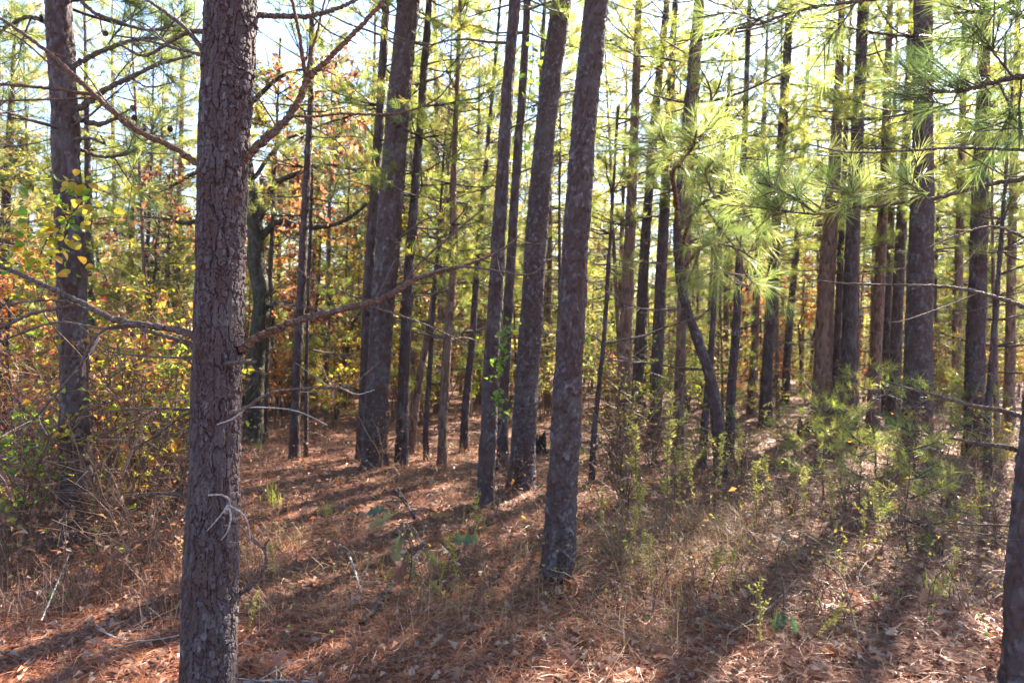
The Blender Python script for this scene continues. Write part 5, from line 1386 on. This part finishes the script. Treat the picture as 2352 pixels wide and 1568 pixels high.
# big lobed oak leaves, one by one
OAKL = [oak_leaf(900 + k, 'deadleaf', .45) for k in range(10)]
OAKR = [oak_leaf(930 + k, 'orange', .4) for k in range(3)]
def fallen_leaf(x, y, size, red, label, group, rng):
    z = float(gh(x, y)) + rng.uniform(.012, .035)
    o = single('fallen_leaf', (OAKR[rng.integers(3)] if red else OAKL[rng.integers(10)]), label, 'leaf', (x, y, z), group)
    n = Vector(nrm(rng.normal(size=3) * .33 + [0, 0, 1])); o.rotation_mode = 'QUATERNION'
    o.rotation_quaternion = q_to(n) @ Quaternion((0, 0, 1), rng.random() * 6.283)
    o.scale = (size * rng.uniform(.8, 1.1), size, size)
rng = np.random.default_rng(53)
k = 0
while k < 280:
    d = 2.7 * (6.2 / 2.7) ** (rng.random() ** 1.5); u = rng.uniform(0, 2352); x = (u - 1176) / 1568 * d
    if 400 < u < 560 and d < 3.2: continue
    if rng.random() > (.25 if u < 600 else .6 if u < 1300 else 1.0): continue
    right = u > 1300
    far = d > 3.6
    w = ('left of the nearest trunk' if u < 420 else 'between the nearest trunk and the fallen branch' if u < 820 else ('beside the fallen dark branch' if far else 'in front of the fallen dark branch') if u < 1130
         else ('near the foot of' if far else 'in front of') + ' the stout flaky pine' if u < 1420 else ('on' if far else 'in front of') + ' the grass hummock' if u < 1720
         else ('below the pine saplings' if far else 'around the single green oak sprout') if u < 2000 else ('right of the slim stemmed sapling' if far else 'left of the right edge trunk'))
    fallen_leaf(x, d, rng.uniform(.075, .145), False, 'dry brown lobed oak leaf lying ' + w, 'dry oak leaves lying on the litter', rng)
    k += 1
for u, d in [(1318, 4.4), (1335, 4.35), (1350, 4.45), (1300, 4.25), (1362, 4.3), (1320, 4.3), (1345, 4.28), (1330, 4.5)]:
    fallen_leaf((u - 1176) / 1568 * d, d, .09, True, 'orange red oak leaf in the pile at the foot of the stout flaky pine', 'orange leaves at the foot of the stout flaky pine', rng)
for u, v, lab in [(2262, 1474, 'orange oak leaf at the lower right, left of the edge trunk'), (1950, 1265, 'orange leaf below the pine saplings'), (1880, 1490, 'large rust coloured leaf in the right foreground')]:
    d = 1.55 * 1568 / (v - 784); fallen_leaf((u - 1176) / 1568 * d, d, .11, True, lab, None, rng)

# grasses
def blades(n, pick, hlo, hhi, mat, name, seed, wid=.0016, lean=.7):
    rng = np.random.default_rng(seed)
    x, y = pick(rng, n)
    n = len(x); z = gh(x, y) - .005
    az = rng.random(n) * 6.283; h = rng.uniform(hlo, hhi, n); ln = np.abs(rng.normal(size=n)) * lean
    dx = np.stack([np.cos(az), np.sin(az), np.zeros(n)], -1)
    t = np.array([0, .4, .75, 1.0])
    p = np.stack([x, y, z], -1)
    pts = p[:, None] + dx[:, None] * (h * ln)[:, None, None] * (t ** 2)[None, :, None]
    pts[:, :, 2] += h[:, None] * (t[None] - .45 * np.clip(ln, 0, 1.6)[:, None] * t[None] ** 2.3)
    s = np.stack([-np.sin(az), np.cos(az), np.zeros(n)], -1) * ((wid + .0003 * y) * .5)[:, None]
    V = np.stack([pts[:, 0] - s, pts[:, 0] + s, pts[:, 1] + s, pts[:, 1] - s, pts[:, 2] + s * .7, pts[:, 2] - s * .7, pts[:, 3]], 1)
    i = np.arange(n)[:, None] * 7
    me = mesh(name, V, i + np.array([[5, 4, 6]]), np.concatenate([i + np.array([[0, 1, 2, 3]]), i + np.array([[3, 2, 4, 5]])]), np.repeat(rng.random(n), 7), M[mat])
    return me
def clumped(d0, d1, u0, u1, nclump, rad, thr=-9):
    def f(rng, n):
        x, y, z = fan(nclump, d0, d1, rng, 1.0, (u0, u1))
        k = fbm(x * .8, y * .8, 44, 3) > thr
        x, y = x[k], y[k]
        c = rng.integers(0, len(x), n)
        r = rad * rng.random(n) ** .6 * (.7 + .1 * y[c]); a = rng.random(n) * 6.283
        return x[c] + r * np.cos(a), y[c] + r * np.sin(a)
    return f
part('dry_grass', blades(6500, clumped(3.4, 13, 560, 2500, 800, .14, -.05), .08, .34, 'straw', 'dry_grass', 61, wid=.0012, lean=1.4), None, None, 'stuff')
part('dry_grass', blades(1800, clumped(4.2, 5.9, 1380, 1740, 80, .13), .12, .36, 'straw', 'dry_grass', 62, wid=.001, lean=1.8), None, None, 'stuff')
part('dry_grass', blades(4500, clumped(3.8, 9, -150, 620, 260, .12), .10, .4, 'tangle', 'dry_grass', 63, lean=1.0), None, None, 'stuff')
part('green_grass', blades(1100, clumped(4.5, 13, 500, 2400, 60, .09), .08, .22, 'grass', 'green_grass', 64, wid=.0012, lean=.8), None, None, 'stuff')
for i, (u, d, h, lab) in enumerate([(625, 6.4, .26, 'bright green grass tuft right of the nearest trunk'), (750, 6.1, .2, 'pale green grass tuft left of the dark leaning pine'), (588, 9.8, .2, 'small yellow green grass tuft beside the mossy oak'), (2150, 4.1, .2, 'green grass tuft below the slim stemmed sapling'), (2135, 5.2, .2, 'yellow grass blades at the foot of the slim stemmed sapling')]):
    b = ground_uv(u, d)
    me = blades(46, lambda r, n: (b[0] + r.normal(size=n) * .035, b[1] + r.normal(size=n) * .035), h * .5, h, 'grass', 'grass_tuft', 640 + i, wid=.003, lean=.5)
    me.transform(Matrix.Translation(Vector(-b)))
    single('grass_tuft', me, lab, 'grass', b)

# dry stems and trailing vines of the undergrowth
def dry_stems():
    rng = np.random.default_rng(66)
    Pt = []; Rd = []
    for n, u0, u1, d0, d1, hh in ((650, -150, 440, 4.2, 9, .85), (380, 560, 1250, 4.5, 12, .35), (1500, 1330, 2500, 3.7, 11, .6)):
        x, y, z = fan(n, d0, d1, rng, 1.0, (u0, u1))
        for k in range(n):
            h = hh * rng.uniform(.3, 1.1); L = h * rng.uniform(.7, 1.8); az = rng.random() * 6.283
            t = np.linspace(0, 1, 6)
            p = np.array([x[k], y[k], z[k] - .01]) + np.stack([np.cos(az) * L * .6 * t ** 1.6, np.sin(az) * L * .6 * t ** 1.6, h * (t - rng.uniform(.2, .95) * t ** 2.4)], -1)
            p += np.cumsum(rng.normal(size=(6, 3)) * .02, 0) * t[:, None]
            Pt.append(p); Rd.append(rng.uniform(.0012, .0028) * (1 - .5 * t) * (1 + .05 * y[k]))
    mb = MB(); tubes(mb, np.array(Pt), np.array(Rd), 3, rng.random(len(Pt)))
    part('dry_undergrowth', mb.mesh('dry_undergrowth', M['tangle'], True), None, None, 'stuff')
dry_stems()

def low_herbs():
    rng = np.random.default_rng(67)
    for nm, mat, n, u0, u1, d0, d1, sz in (('low_herbs', 'oliv', 3600, 1250, 2500, 3.9, 11, .028), ('low_herbs', 'lime', 350, -150, 440, 4.5, 8, .05), ('low_herbs', 'rust', 1800, -150, 440, 4.2, 9, .06), ('low_herbs', 'deadleaf', 3200, -150, 2500, 4.0, 11, .045), ('low_herbs', 'orange', 500, 500, 2500, 4.5, 12, .05), ('low_herbs', 'green', 900, 500, 2400, 3.5, 10, .035)):
        x, y, z = fan(n, d0, d1, rng, 1.0, (u0, u1))
        p = np.stack([x, y, z + rng.random(n) ** 1.5 * (.45 if mat != 'green' else .15)], -1)
        mb = MB(); leaves(mb, p, nrm(rng.normal(size=(n, 3)) * [1, 1, .5]), nrm(rng.normal(size=(n, 3)) * .6 + [0, 0, 1]), sz * rng.uniform(.5, 1.3, n), rng, .55)
        part(nm, mb.mesh(nm, M[mat]), None, None, 'stuff')
low_herbs()

# neighbours of one kind at one landmark are told apart by distance
import collections
same = collections.defaultdict(list)
for t, d in BGL: same[t['label']].append((d, t))
for lab, L in same.items():
    if len(L) == 2:
        L.sort(key=lambda q: q[0])
        L[0][1]['label'] = 'nearer ' + lab
        L[1][1]['label'] = 'farther ' + lab

# ------------------------------------------------------------------ thin bright air
hv = [(x, y, z) for z in (-1.0, 1.0) for x, y in ((-1, -1), (1, -1), (1, 1), (-1, 1))]
hm, ht = newmat('thin_haze')
pv = N(ht, 'ShaderNodeVolumePrincipled')
pv.inputs['Density'].default_value = 0.0003
pv.inputs['Color'].default_value = (.95, .95, .96, 1)
pv.inputs['Anisotropy'].default_value = 0.4
ho = N(ht, 'ShaderNodeOutputMaterial'); ht.links.new(pv.outputs[0], ho.inputs['Volume'])
hz = part('haze', mesh('haze', np.array(hv) * [760, 1000, 50] + [0, 0, 32], None, [[3, 2, 1, 0], [4, 5, 6, 7], [0, 1, 5, 4], [1, 2, 6, 5], [2, 3, 7, 6], [3, 0, 4, 7]], None, hm), None)
hz['kind'] = 'stuff'
